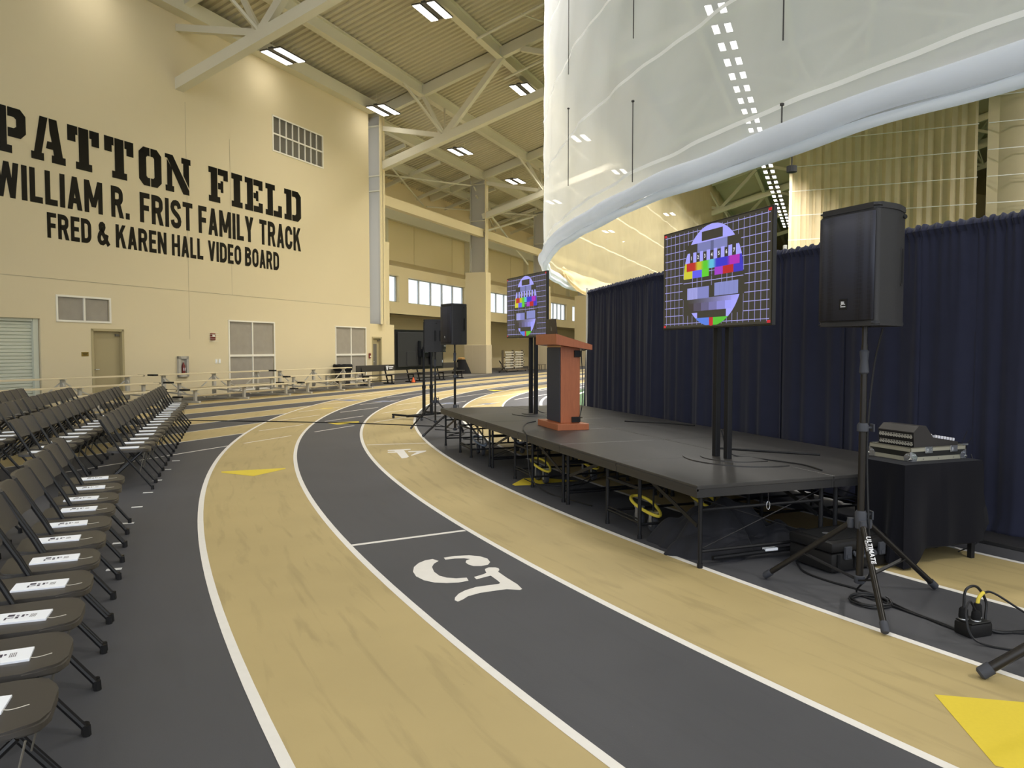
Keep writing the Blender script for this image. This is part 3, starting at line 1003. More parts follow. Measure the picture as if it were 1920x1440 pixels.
# gathered swag where the net turns behind
SW0, SW1 = R(142), R(166)
def swag(name, j0, j1, m, tube_r=None):
    b = MB()
    rows = []
    for j in range(j0, j1 + 1):
        k = j / 14
        row = []
        for i in range(91):
            f = i / 90
            a = SW0 + (SW1 - SW0) * f
            sag = math.sin(PI * min(1, f * 1.05)) ** 0.7
            z = 4.55 - 0.25 * k - (0.62 * sag) * k
            rad = NR - 0.10 - 0.18 * k * sag + 0.035 * math.sin(f * 38 + k * 4) * k + 0.03 * math.sin(f * 17 - k * 7)
            row.append(net_pt(rad, a, z + 0.02 * math.sin(f * 25 + k * 9)))
        rows.append(row)
    if tube_r:
        b.tube(rows[-1], [tube_r * (0.6 + 0.6 * math.sin(PI * i / 90) + 0.12 * math.sin(i * 0.7)) for i in range(91)], 10)
    else:
        b.sheet(rows)
    b.build(name, m, nt_, smooth=True)
swag('gathered_swag', 0, 14, M['net_far'])
swag('swag_hem', 14, 14, M['net_far'], 0.085)

# divider net across the infield, far behind, in two widths with a gap
def far_net(label, t0, t1, s, z0, z1):
    n = thing('infield_net', label, 'net curtain', (0, 0, 0))
    b = MB()
    rows = []
    for f in (0, 0.5, 1):
        row = []
        for i in range(61):
            t = t0 + (t1 - t0) * i / 60
            row.append(W(s + 0.18 * math.sin(i * 1.9) + 0.1 * math.sin(i * 0.7), t, z0 + (roof_z(t) - 0.75 - z0) * f))
        rows.append(row)
    b.sheet(rows); b.build('netting', M['net_far'], n, smooth=True)
    for z in [z0 + 0.2 + 1.65 * k for k in range(9)]:
        if z < z1:
            b = MB(); b.bar(W(s - 0.25, t0, z), W(s - 0.25, t1, z), 0.02, 0.05); b.build('seam', M['webbing'], n)
far_net('beige net across the infield above the dark drapes, with light on its folds', 2.6, -8.5, 55, 3.9, 19.5)
far_net('beige net beyond the narrow gap, at the outer end of the infield', -9.02, -48, 55, 3.9, 20)

# ================================================================== THINGS ON AND ALONG THE LETTERED WALL
WL = W(0, T)
PX = Matrix(((1, 0, 0, 0), (0, 0, -1, 0), (0, 1, 0, 0), (0, 0, 0, 1)))      # drawing plane x-y stood up: x stays, y becomes z

def on_wall(name, label, cat, group=None, t=T):
    return thing(name, label, cat, W(0, t), WA, group)

STENCIL = {
 'P': [[(0, 0), (3.2, 0), (3.2, 1.2), (2.4, 1.2), (2.4, 7), (0, 7), (0, 5.8), (.7, 5.8), (.7, 1.2), (0, 1.2)],
       [(2.6, 7), (4.7, 7), (5.6, 6.1), (5.6, 3.4), (4.7, 2.5), (2.6, 2.5), (2.6, 3.9), (3.6, 3.9), (4, 4.2), (4, 5.3), (3.6, 5.6), (2.6, 5.6)]],
 'A': [[(0, 0), (2.2, 0), (2.2, 1.2), (1.8, 1.2), (3, 7), (1.6, 7), (.5, 1.2), (0, 1.2)],
       [(3.2, 7), (4.6, 7), (5.6, 1.2), (6.1, 1.2), (6.1, 0), (3.6, 0), (3.6, 1.2), (4, 1.2), (3.85, 2.1), (2.6, 2.1), (2.85, 3.3), (3.65, 3.3), (3.3, 5)]],
 'T': [[(2.1, 7), (4, 7), (4, 1.2), (4.6, 1.2), (4.6, 0), (1.5, 0), (1.5, 1.2), (2.1, 1.2)],
       [(0, 7), (1.9, 7), (1.9, 5.6), (1.5, 5.6), (1.5, 4.4), (0, 4.4)], [(4.2, 7), (6.1, 7), (6.1, 4.4), (4.6, 4.4), (4.6, 5.6), (4.2, 5.6)]],
 'O': [[(2.4, 7), (1, 7), (0, 6), (0, 1), (1, 0), (2.4, 0), (2.4, 1.5), (1.9, 1.5), (1.6, 1.8), (1.6, 5.2), (1.9, 5.5), (2.4, 5.5)],
       [(2.6, 7), (4, 7), (5, 6), (5, 1), (4, 0), (2.6, 0), (2.6, 1.5), (3.1, 1.5), (3.4, 1.8), (3.4, 5.2), (3.1, 5.5), (2.6, 5.5)]],
 'N': [[(0, 0), (1.9, 0), (1.9, 1.1), (1.5, 1.1), (1.5, 4.4), (.4, 6.0), (.4, 1.1), (0, 1.1)],
       [(0, 7), (1.7, 7), (5.4, 0.9), (5.4, 0), (4, 0), (.5, 6.2), (0, 6.2)],
       [(3.7, 7), (5.8, 7), (5.8, 5.9), (5.4, 5.9), (5.4, 1.4), (4.1, 3.6), (4.1, 5.9), (3.7, 5.9)]],
 'F': [[(0, 0), (3, 0), (3, 1.2), (2.3, 1.2), (2.3, 7), (0, 7), (0, 5.8), (.6, 5.8), (.6, 1.2), (0, 1.2)],
       [(2.5, 7), (5.2, 7), (5.2, 4.8), (4, 4.8), (4, 5.7), (2.5, 5.7)], [(2.5, 4.1), (3.2, 4.1), (3.2, 4.6), (3.9, 4.6), (3.9, 2.2), (3.2, 2.2), (3.2, 2.8), (2.5, 2.8)]],
 'I': [[(0, 0), (3, 0), (3, 1.2), (2.4, 1.2), (2.4, 5.8), (3, 5.8), (3, 7), (0, 7), (0, 5.8), (.6, 5.8), (.6, 1.2), (0, 1.2)]],
 'E': [[(0, 0), (2.3, 0), (2.3, 7), (0, 7), (0, 5.8), (.6, 5.8), (.6, 1.2), (0, 1.2)],
       [(2.5, 7), (5.2, 7), (5.2, 4.9), (4, 4.9), (4, 5.7), (2.5, 5.7)], [(2.5, 4.1), (3.2, 4.1), (3.2, 4.6), (3.9, 4.6), (3.9, 2.4), (3.2, 2.4), (3.2, 2.9), (2.5, 2.9)],
       [(2.5, 0), (5.2, 0), (5.2, 2.1), (4, 2.1), (4, 1.3), (2.5, 1.3)]],
 'L': [[(0, 0), (2.3, 0), (2.3, 5.8), (3, 5.8), (3, 7), (0, 7), (0, 5.8), (.6, 5.8), (.6, 1.2), (0, 1.2)], [(2.5, 0), (5.2, 0), (5.2, 2.6), (4, 2.6), (4, 1.3), (2.5, 1.3)]],
 'D': [[(0, 0), (2.3, 0), (2.3, 7), (0, 7), (0, 5.8), (.6, 5.8), (.6, 1.2), (0, 1.2)],
       [(2.5, 7), (4.4, 7), (5.4, 6), (5.4, 1), (4.4, 0), (2.5, 0), (2.5, 1.4), (3.5, 1.4), (3.8, 1.8), (3.8, 5.2), (3.5, 5.6), (2.5, 5.6)]]}
root = on_wall('wall_lettering', 'top line of large black stencil lettering reading PATTON FIELD on the cream wall', 'lettering')
for ch, s0, s1 in (('P', 12.40, 13.28), ('A', 13.41, 14.38), ('T', 14.45, 15.43), ('T', 15.60, 16.59), ('O', 16.78, 17.62), ('N', 17.77, 18.80), ('F', 19.58, 20.47), ('I', 20.64, 21.17),
                   ('E', 21.30, 22.22), ('L', 22.38, 23.28), ('D', 23.43, 24.42)):
    b = MB()
    wid = max(p[0] for q in STENCIL[ch] for p in q)
    for q in STENCIL[ch]:
        pts = [(s0 + p[0] / wid * (s1 - s0), 6.66 + p[1] / 7 * 1.18) for p in q]
        b.prism(pts, 0.004, 0.010, PX)
    b.build('letter', M['black_vinyl'], root)

ST_ = 1.4
def _strip(path):
    pts = [Vector((p[0], p[1], 0)) for p in path]
    out = []
    for i, p in enumerate(pts):
        a = pts[max(0, i - 1)]; c = pts[min(len(pts) - 1, i + 1)]
        t = (c - a).normalized(); nn = Vector((-t.y, t.x, 0)) * ST_ / 2
        out.append((p + nn, p - nn))
    return [[tuple(out[i][0][:2]), tuple(out[i][1][:2]), tuple(out[i + 1][1][:2]), tuple(out[i + 1][0][:2])] for i in range(len(out) - 1)]
def _r(x0, y0, x1, y1): return [(x0, y0), (x1, y0), (x1, y1), (x0, y1)]
def _arc(cx, cy, rx, ry, a0, a1, n=8): return [(cx + rx * math.cos(R(a0 + (a1 - a0) * i / n)), cy + ry * math.sin(R(a0 + (a1 - a0) * i / n))) for i in range(n + 1)]
_O = _arc(2.1, 4.85, 1.4, 1.45, 0, 180) + _arc(2.1, 2.15, 1.4, 1.45, 180, 360) + [(3.5, 4.85)]
SANS = {
 'I': [_r(0, 0, ST_, 7)], 'L': [_r(0, 0, ST_, 7), _r(0, 0, 3.3, 1.25)], 'F': [_r(0, 0, ST_, 7), _r(0, 5.75, 3.5, 7), _r(0, 2.85, 3.2, 4.1)],
 'E': [_r(0, 0, ST_, 7), _r(0, 5.75, 3.5, 7), _r(0, 2.9, 3.2, 4.15), _r(0, 0, 3.5, 1.25)], 'H': [_r(0, 0, ST_, 7), _r(2.9, 0, 4.3, 7), _r(1, 2.9, 3.2, 4.15)],
 'T': [_r(0, 5.75, 3.9, 7), _r(1.25, 0, 2.65, 7)], 'K': [_r(0, 0, ST_, 7), [(1.35, 2.1), (4.35, 7), (2.8, 7), (1.35, 4.5)], [(1.75, 3.9), (2.75, 5), (4.5, 0), (2.95, 0)]],
 'A': [[(0, 0), (1.4, 0), (2.8, 7), (1.4, 7)], [(4.2, 0), (2.8, 0), (1.4, 7), (2.8, 7)], _r(0.9, 1.35, 3.3, 2.5)],
 'W': [[(0, 7), (1.4, 7), (2.2, 0), (0.9, 0)], [(0.95, 0), (2.2, 0), (3.65, 7), (2.35, 7)], [(2.35, 7), (3.65, 7), (5.05, 0), (3.8, 0)], [(3.8, 0), (5.1, 0), (6, 7), (4.6, 7)]],
 'M': [_r(0, 0, 1.35, 7), _r(4.05, 0, 5.4, 7), [(0, 7), (1.5, 7), (3.35, 1.3), (2.05, 1.3)], [(5.4, 7), (3.9, 7), (2.05, 1.3), (3.35, 1.3)]],
 'N': [_r(0, 0, 1.35, 7), _r(2.95, 0, 4.3, 7), [(0, 7), (1.45, 7), (4.3, 0), (2.85, 0)]],
 'V': [[(0, 7), (1.4, 7), (2.8, 0), (1.4, 0)], [(4.2, 7), (2.8, 7), (1.4, 0), (2.8, 0)]],
 'Y': [[(0, 7), (1.5, 7), (2.8, 3.3), (1.4, 2.5)], [(4.2, 7), (2.7, 7), (1.4, 2.5), (2.8, 3.3)], _r(1.4, 0, 2.8, 3.2)],
 'O': _strip(_O), 'D': [_r(0, 0, ST_, 7)] + _strip([(0.7, 6.3), (1.9, 6.3)] + _arc(1.9, 4.8, 1.55, 1.5, 90, 0) + _arc(1.9, 2.2, 1.55, 1.5, 0, -90) + [(0.7, 0.7)]),
 'R': [_r(0, 0, ST_, 7), [(1.7, 3.4), (3.1, 3.4), (4.3, 0), (2.8, 0)]] + _strip([(0.7, 6.3), (1.9, 6.3)] + _arc(1.9, 5.3, 1.45, 1.0, 90, 0) + _arc(1.9, 4.4, 1.45, 1.0, 0, -90) + [(0.7, 3.4)]),
 'B': [_r(0, 0, ST_, 7)] + _strip([(0.7, 6.3), (1.9, 6.3)] + _arc(1.9, 5.2, 1.4, 1.1, 90, -90) + [(0.7, 3.75)]) + _strip([(0.7, 3.7), (2.0, 3.7)] + _arc(2.0, 2.2, 1.5, 1.5, 90, -90) + [(0.7, 0.7)]),
 'C': _strip([(3.5, 4.5), (3.5, 4.85)] + _arc(2.1, 4.85, 1.4, 1.45, 0, 180) + _arc(2.1, 2.15, 1.4, 1.45, 180, 360) + [(3.5, 2.5)]),
 'S': _strip([tuple(q[:2]) for q in smooth_path([(3.4, 5.0), (3.05, 6.0), (2.05, 6.3), (1.05, 5.95), (0.72, 5.1), (1.15, 4.2), (2.05, 3.5), (3.0, 2.8), (3.4, 1.9), (3.05, 1.0), (2.05, 0.7), (1.05, 1.0), (0.7, 2.0)], 3)] if False else [(3.4, 5.0), (3.2, 5.75), (2.7, 6.2), (2.05, 6.3), (1.3, 6.15), (0.85, 5.7), (0.72, 5.1), (0.9, 4.5), (1.4, 4.0), (2.05, 3.55), (2.75, 3.1), (3.25, 2.5), (3.4, 1.9), (3.25, 1.2), (2.75, 0.8), (2.05, 0.7), (1.35, 0.8), (0.85, 1.25), (0.7, 2.0)]),
 '&': _strip([(4.6, 0.1), (3.4, 1.8), (2.2, 3.6), (1.35, 4.9), (1.25, 5.7), (1.6, 6.2), (2.1, 6.3), (2.6, 6.0), (2.7, 5.4), (2.4, 4.7), (1.6, 4.0), (0.95, 3.1), (0.7, 2.2), (0.85, 1.3), (1.4, 0.75), (2.2, 0.7), (3.0, 1.2), (3.6, 2.2), (3.9, 3.3)]),
 '.': [_r(0, 0, 1.4, 1.4)]}
def word_line(label, z0, z1, words_):
    root = on_wall('wall_lettering', label, 'lettering')
    for w, s0, s1 in words_:
        x, polys = 0.0, []
        for ch in w:
            g = SANS[ch]
            polys += [[(x + p[0], p[1]) for p in q] for q in g]
            x += max(p[0] for q in g for p in q) + 0.62
        x -= 0.62
        b = MB()
        for i, q in enumerate(polys):
            b.poly([tuple(PX @ Vector((s0 + p[0] / x * (s1 - s0), z0 + p[1] / 7 * (z1 - z0), 0.006 + 0.00002 * (i % 7)))) for p in q])
        b.build('word', M['black_vinyl'], root)
word_line('middle line of black wall lettering naming the family track', 5.50, 6.42, [('WILLIAM', 12.41, 15.50), ('R.', 15.78, 16.41), ('FRIST', 16.78, 18.85), ('FAMILY', 19.10, 21.71), ('TRACK', 22.02, 24.39)])
word_line('bottom line of black wall lettering naming the hall video board', 4.61, 5.30, [('FRED', 13.79, 15.11), ('&', 15.30, 15.72), ('KAREN', 15.91, 17.76), ('HALL', 17.97, 19.28), ('VIDEO', 19.50, 21.06), ('BOARD', 21.25, 23.08)])

def grille(label, g, cols, rows, panel_m, mull=0.05):
    s0, s1, z0, z1 = g
    r = on_wall('wall_grille', label, 'grille')
    b = MB()
    f = 0.055
    b.box(s0 - f, s1 + f, -0.02, 0.06, z1, z1 + f); b.box(s0 - f, s1 + f, -0.02, 0.06, z0 - f, z0)
    b.box(s0 - f, s0, -0.02, 0.06, z0, z1); b.box(s1, s1 + f, -0.02, 0.06, z0, z1)
    for i in range(1, cols):
        x = s0 + (s1 - s0) * i / cols
        b.box(x - mull / 2, x + mull / 2, -0.015, 0.06, z0, z1)
    for j in range(1, rows):
        z = z0 + (z1 - z0) * j / rows
        b.box(s0, s1, -0.013, 0.06, z - mull * 0.8, z + mull * 0.8)
    b.build('frame', M['white_frame'], r)
    for i in range(cols):
        for j in range(rows):
            b = MB()
            x0, x1 = s0 + (s1 - s0) * i / cols, s0 + (s1 - s0) * (i + 1) / cols
            y0, y1 = z0 + (z1 - z0) * j / rows, z0 + (z1 - z0) * (j + 1) / rows
            b.box(x0 + mull / 2, x1 - mull / 2, 0.03, 0.05, y0, y1)
            b.build('mesh_panel', panel_m, r)
grille('low wide grey grille of two panels above the tan door', G1, 2, 1, M['grille'])
grille('tall grey four-panel grille behind the middle of the bleachers', G2, 2, 2, M['grille'])
grille('tall grey four-panel grille behind the black trash bin', G3, 2, 2, M['grille'])
grille('high dark vent of eight narrow columns beside the end of the lettering', GV, 8, 2, M['vent_dark'], 0.035)

# doors
def wall_door(name, d, lite):
    s0, s1, z0, z1 = d
    b = MB()
    f = 0.06
    b.box(s0 - 0.012, s0 + f, -0.015, 0.16, 0, z1); b.box(s1 - f, s1 + 0.012, -0.015, 0.16, 0, z1); b.box(s0 - 0.012, s1 + 0.012, -0.015, 0.16, z1 - f, z1 + 0.012)
    fr = struct(b.build(name, M['door_frame'], loc=WL, rz=WA))
    b = MB(); b.box(s0 + f, s1 - f, 0.10, 0.145, 0.01, z1 - f); leaf = b.build('door_leaf', M['door'], fr)
    if lite:
        b = MB(); b.box(s0 + 0.22, s1 - 0.28, 0.093, 0.10, 0.55, z1 - 0.32); b.build('vision_panel', M['vent_dark'], fr)
    hx = s0 + f + 0.08
    b = MB(); b.tube([(hx, 0.1, 0.98), (hx, 0.04, 0.98), (hx + 0.12, 0.04, 0.98)], 0.011, 8); b.build('handle', M['zinc'], fr)
    b = MB(); b.box(s1 - 0.22, s1 - 0.10, 0.05, 0.1, z1 - 0.2, z1 - 0.14); b.build('closer', M['vent_dark'], fr)
wall_door('door_1', D1, False)
wall_door('door_2', D2, True)
b = MB()      # roller shutter
n = 26
pts = []
for i in range(n):
    z = 0.0 + 2.4 * i / n
    pts += [(0.16, z + 0.004), (0.135, z + 0.02), (0.135, z + 0.075), (0.16, z + 0.09)]
b.sheet([[(9.6, p[0], p[1]), (13.38, p[0], p[1])] for p in pts])
sh = struct(b.build('door_3', M['shutter'], loc=WL, rz=WA))
b = MB(); b.box(13.36, 13.50, 0.06, 0.3, 0, 2.4); b.box(9.6, 13.5, 0.08, 0.3, 2.32, 2.4); b.build('guide_rail', M['shutter'], sh)

# small fittings
r = on_wall('door_sign', 'small brass sign on the wall next to the tan door', 'sign')
b = MB(); b.box(14.70, 14.92, -0.012, 0, 1.37, 1.49, 0.003); b.build('plate', M['brass'], r)
b = MB(); b.box(14.73, 14.89, -0.0135, -0.012, 1.44, 1.455); b.box(14.75, 14.87, -0.0135, -0.012, 1.405, 1.42); b.build('writing', M['black'], r)

r = on_wall('extinguisher_cabinet', 'pale recessed cabinet with a small fire extinguisher behind glass', 'fire cabinet')
s0, s1, z0, z1 = 18.08, 18.50, 0.66, 1.34
b = MB()
b.box(s0, s0 + 0.09, -0.08, 0, z0, z1); b.box(s1 - 0.09, s1, -0.08, 0, z0, z1); b.box(s0, s1, -0.08, 0, z0, z0 + 0.1); b.box(s0, s1, -0.08, 0, z1 - 0.09, z1)
b.box(s0 + 0.05, s1 - 0.05, -0.01, -0.002, z0 + 0.05, z1 - 0.05)
b.build('box', M['steel_grey'], r)
b = MB(); b.lathe([(0.055, 0), (0.055, 0.26), (0.03, 0.31), (0.02, 0.36)], (18.30, -0.045, z0 + 0.11), 12); b.build('extinguisher', M['red'], r, smooth=True)
b = MB(); b.box(18.26, 18.345, -0.095, -0.083, z0 + 0.2, z0 + 0.3); b.build('label_sticker', M['paper'], r)

def strobe(label, s, z):
    r = on_wall('alarm_strobe', label, 'fire alarm')
    b = MB(); b.box(s, s + 0.2, -0.05, 0, z, z + 0.24, 0.01); b.build('housing', M['red'], r)
    b = MB(); b.box(s + 0.05, s + 0.15, -0.07, -0.05, z + 0.12, z + 0.2); b.build('lens', M['white_frame'], r)
    b = MB()
    for k in range(5):
        b.tube([(s - 0.05, -0.0, z - 0.03 + 0.075 * k), (s - 0.05, -0.13, z - 0.03 + 0.075 * k), (s + 0.25, -0.13, z - 0.03 + 0.075 * k), (s + 0.25, 0, z - 0.03 + 0.075 * k)], 0.005, 4)
    b.build('guard', M['white_frame'], r)
strobe('red fire alarm strobe in a wire guard above the two wall switches', 19.52, 1.88)
for s, l in ((19.72, 'white switch plate under the fire alarm, the one by the extinguisher cabinet'), (19.87, 'white switch plate under the fire alarm, the one by the tall grille')):
    r = on_wall('switch_plate', l, 'switch', 'pair of white wall switches')
    b = MB(); b.box(s, s + 0.11, -0.012, 0, 1.07, 1.23, 0.003); b.build('plate', M['white_frame'], r)
    b = MB(); b.box(s + 0.035, s + 0.075, -0.018, -0.012, 1.11, 1.19); b.build('rocker', M['paper'], r)
r = on_wall('pull_station', 'small bronze fire alarm pull box next to the narrow tan door', 'fire alarm')
b = MB(); b.box(29.12, 29.26, -0.05, 0, 1.15, 1.38, 0.01); b.build('housing', M['red'], r)
b = MB(); b.box(29.15, 29.23, -0.06, -0.05, 1.2, 1.27); b.build('handle', M['white_frame'], r)
for x, l in ((0.80, 'small dark box on the tall padded column, beside its twin'), (0.40, 'small red box on the side of the tall padded column')):
    pass

# ------------------------------------------------------------------ bleachers
def bleacher(s0, L, label):
    r = thing('bleacher', label, 'bleacher', W(s0, 0), WA, 'low aluminium bleachers along the lettered wall')
    seats = [(16.98, 0.42), (17.60, 0.62), (18.22, 0.83)]
    foots = [(17.30, 0.20), (17.92, 0.40)]
    for (t, z) in seats:
        b = MB(); b.box(0, L, t - 0.12, t + 0.12, z - 0.04, z, 0.006); pl = b.build('seat_plank', M['plank'], r)
        for x in (-0.015, L + 0.0):
            b = MB(); b.box(x, x + 0.16 if x < 0 else x + 0.02, t - 0.125, t + 0.125, z - 0.045, z + 0.004)
            e = b.build('end_cap', M['black'], pl); e['label'] = 'black end cap'
    for (t, z) in foots:
        b = MB(); b.box(0.05, L - 0.05, t - 0.12, t + 0.12, z - 0.035, z, 0.006); pl = b.build('foot_plank', M['plank'], r)
        b = MB(); b.box(0.03, 0.19, t - 0.125, t + 0.125, z - 0.04, z + 0.004); e = b.build('end_cap', M['black'], pl); e['label'] = 'black end cap'
    fx = [0.45, L * 0.5, L - 0.45]
    for x in fx:
        b = MB()
        b.box(x - 0.04, x + 0.04, 16.80, 18.5, 0.0, 0.06)
        for (t, z) in seats:
            b.box(x - 0.04 if z < 0.8 else x - 0.055, x + 0.04 if z < 0.8 else x + 0.055, t - 0.035, t + 0.035, 0.05, z - 0.05)
            b.box(x - 0.03, x + 0.03, t - 0.12, t + 0.12, z - 0.06, z - 0.04)
        b.bar((x, 17.0, 0.22), (x, 18.22, 0.3), 0.04, 0.04)
        b.build('support_frame', M['alu'], r)
        for z in (0.24, 0.62):
            b = MB(); b.lathe([(0.075, -0.02), (0.085, 0), (0.075, 0.02)], (x - 0.06, 18.16, z), 14, 'x'); b.build('wheel', M['steel_grey'], r)
    for a, c in zip(fx, fx[1:]):
        b = MB(); m_ = (a + c) / 2
        b.bar((a, 18.22, 0.74), (m_ - 0.1, 18.22, 0.15), 0.02, 0.035); b.build('cross_brace', M['alu'], r)
        b = MB(); b.bar((m_ + 0.1, 18.22, 0.15), (c, 18.22, 0.74), 0.02, 0.035); b.build('cross_brace', M['alu'], r)
        b = MB(); b.bar((a, 17.6, 0.5), (m_, 17.6, 0.1), 0.02, 0.03); b.build('cross_brace', M['alu'], r)
    return r
bleacher(10.75, 4.75, 'low three-row aluminium bleacher in front of the shutter and the tan door')
bleacher(15.85, 4.85, 'low three-row aluminium bleacher below the extinguisher cabinet')
bleacher(20.95, 4.75, 'low three-row aluminium bleacher reaching to the black trash bin')

# trash bin
r = thing('trash_bin', 'black round trash bin with a liner at the end of the bleachers', 'trash bin', W(26.45, 19.12), WA)
b = MB(); b.lathe([(0.30, 0.0), (0.36, 0.82), (0.36, 0.84)], seg=24); b.build('barrel', M['bin'], r, smooth=True)
b = MB(); b.lathe([(0.36, 0.66), (0.40, 0.68), (0.42, 0.86), (0.38, 0.92), (0.30, 0.90)], seg=24)
for v in b.bm.verts:
    v.co.z += 0.012 * math.sin(v.co.x * 40) ; v.co.x *= 1 + 0.02 * math.sin(v.co.y * 30)
b.build('liner', M['black_matte'], r, smooth=True)

# team benches with wide backrests
def bench(s0, L, label, logo):
    r = thing('team_bench', label, 'bench', W(s0, 18.35), WA, 'black team benches')
    b = MB(); b.box(0, L, 0.17, 0.21, 0.58, 0.86, 0.008); br = b.build('backrest', M['bin'], r)
    for x in logo:
        b = MB()
        V = [(0, .2), (.07, .2), (.1, .06), (.13, .2), (.2, .2), (.13, 0), (.07, 0)]
        b.prism([(x + p[0], 0.61 + p[1]) for p in V], -0.165, -0.1695, PX)
        b.box(x + 0.24, x + 0.62, 0.165, 0.169, 0.74, 0.78); b.box(x + 0.27, x + 0.55, 0.165, 0.169, 0.67, 0.705)
        b.build('team_mark', M['paper'], br)
    b = MB(); b.box(0, L, -0.25, 0.05, 0.40, 0.44, 0.006); b.build('seat', M['bin'], r)
    b = MB(); b.box(0.05, L - 0.05, -0.05, -0.01, 0.14, 0.18); b.build('stretcher', M['black'], r)
    for x in (0.35, L / 2, L - 0.3):
        b = MB()
        b.bar((x, 0.0, 0.03), (x, 0.2, 0.8), 0.05, 0.05); b.bar((x, -0.22, 0.03), (x, -0.2, 0.4), 0.05, 0.05)
        b.bar((x, -0.32, 0.025), (x, 0.22, 0.025), 0.06, 0.05); b.bar((x, -0.22, 0.37), (x, 0.1, 0.37), 0.05, 0.05)
        b.build('leg', M['black'], r)
bench(26.6, 4.4, 'black team bench with a white crest on its backrest, next to the trash bin', (2.3,))
bench(31.3, 4.8, 'black team bench behind the poles of the rolling screen', (1.2,))
r = thing('safety_cone', 'tiny orange cone on the floor in front of the team benches', 'cone', W(30.2, 17.85), 0)
b = MB(); b.box(-0.13, 0.13, -0.13, 0.13, 0, 0.02); b.build('foot_plate', M['black'], r)
b = MB(); b.lathe([(0.10, 0.02), (0.025, 0.24), (0.02, 0.25)], seg=14); b.build('cone_body', M['orange'], r, smooth=True)

# grey mat, covered cart, hurdle carts, tables and a stray chair far off
r = thing('floor_mat', 'grey mat lying by the tall padded column', 'mat', W(0, 0), WA)
b = MB(); b.prism([(36.2, 18.6), (41.0, 18.7), (41.0, 21.6), (36.0, 21.6)], 0, 0.05); b.build('mat_body', M['mat_grey'], r)
r = thing('covered_cart', 'dark covered cart with a wide foot beside the tall padded column', 'cart', W(41.2, 20.9), WA)
b = MB(); b.lathe([(0.62, 0.05), (0.50, 0.35), (0.30, 0.8), (0.26, 0.92), (0.2, 0.93)], seg=16); b.build('cover', M['black_matte'], r, smooth=True)
b = MB(); b.box(-0.2, 0.2, -0.15, 0.15, 0.93, 1.05, 0.02); b.build('top_box', M['wood_gold'], r)

def hurdle_cart(s0, t0, L, label):
    r = thing('hurdle_cart', label, 'cart', W(s0, t0), WA, None)
    for x in (0, L / 2, L):
        b = MB(); b.box(x - 0.05, x + 0.05, -0.06, 0.06, 0.1, 1.5); b.build('post', M['hurdle_post'], r)
    b = MB(); b.box(-0.05, L + 0.05, -0.4, 0.4, 0.1, 0.16)
    for x in (0.1, L - 0.1):
        b.lathe([(0.05, -0.02), (0.05, 0.02)], (x, -0.3, 0.05), 10, 'x'); b.lathe([(0.05, -0.02), (0.05, 0.02)], (x, 0.3, 0.05), 10, 'x')
    b.build('deck', M['hurdle_post'], r)
    k = 0
    for half in (0, 1):
        for j in range(7):
            z = 0.28 + j * 0.175
            x0 = half * L / 2 + 0.06
            b = MB(); b.box(x0, x0 + L / 2 - 0.14, -0.16 - 0.03 * (j % 3), -0.13 - 0.03 * (j % 3), z, z + 0.075)
            b.tube([(x0 + 0.2 + 0.1 * (j % 2), -0.12, z - 0.1), (x0 + 0.2 + 0.1 * (j % 2), -0.12, z + 0.12)], 0.02, 6)
            b.tube([(x0 + L / 2 - 0.4, -0.12, z - 0.06), (x0 + L / 2 - 0.4, 0.3, z - 0.06)], 0.02, 6)
            h = b.build('hurdle', M['hurdle'], r)
            b = MB(); b.box(x0 + L / 2 - 0.3, x0 + L / 2 - 0.16, -0.17 - 0.03 * (j % 3), -0.16 - 0.03 * (j % 3), z + 0.01, z + 0.065); b.build('end_mark', M['black'], h)
hurdle_cart(46.2, 20.3, 3.5, 'cart stacked with white hurdles beside the padded column')
hurdle_cart(55.2, 20.6, 3.2, 'cart stacked with white hurdles partly hidden by the lectern')
r = thing('folding_table', 'small grey table far off between the two hurdle carts', 'table', W(51.2, 21.8), WA)
b = MB(); b.box(-0.9, 0.9, -0.4, 0.4, 0.92, 0.97); b.build('table_top', M['hurdle_post'], r)
for x in (-0.8, 0.8):
    b = MB(); b.bar((x, -0.3, 0), (x, -0.3, 0.92), 0.05, 0.05); b.bar((x, 0.3, 0), (x, 0.3, 0.92), 0.05, 0.05); b.build('leg', M['hurdle_post'], r)
b = MB(); b.box(-0.85, 0.85, -0.35, 0.35, 0.5, 0.54); b.build('shelf', M['hurdle_post'], r)
r = thing('low_bench', 'low grey bench far off under the lit screen', 'bench', W(51.3, 19.5), WA)
b = MB(); b.box(-0.7, 0.7, -0.2, 0.2, 0.40, 0.45); b.build('seat', M['hurdle_post'], r)
for x in (-0.6, 0.6):
    b = MB(); b.bar((x, -0.15, 0), (x, -0.15, 0.4), 0.05, 0.05); b.bar((x, 0.15, 0), (x, 0.15, 0.4), 0.05, 0.05); b.build('leg', M['hurdle_post'], r)

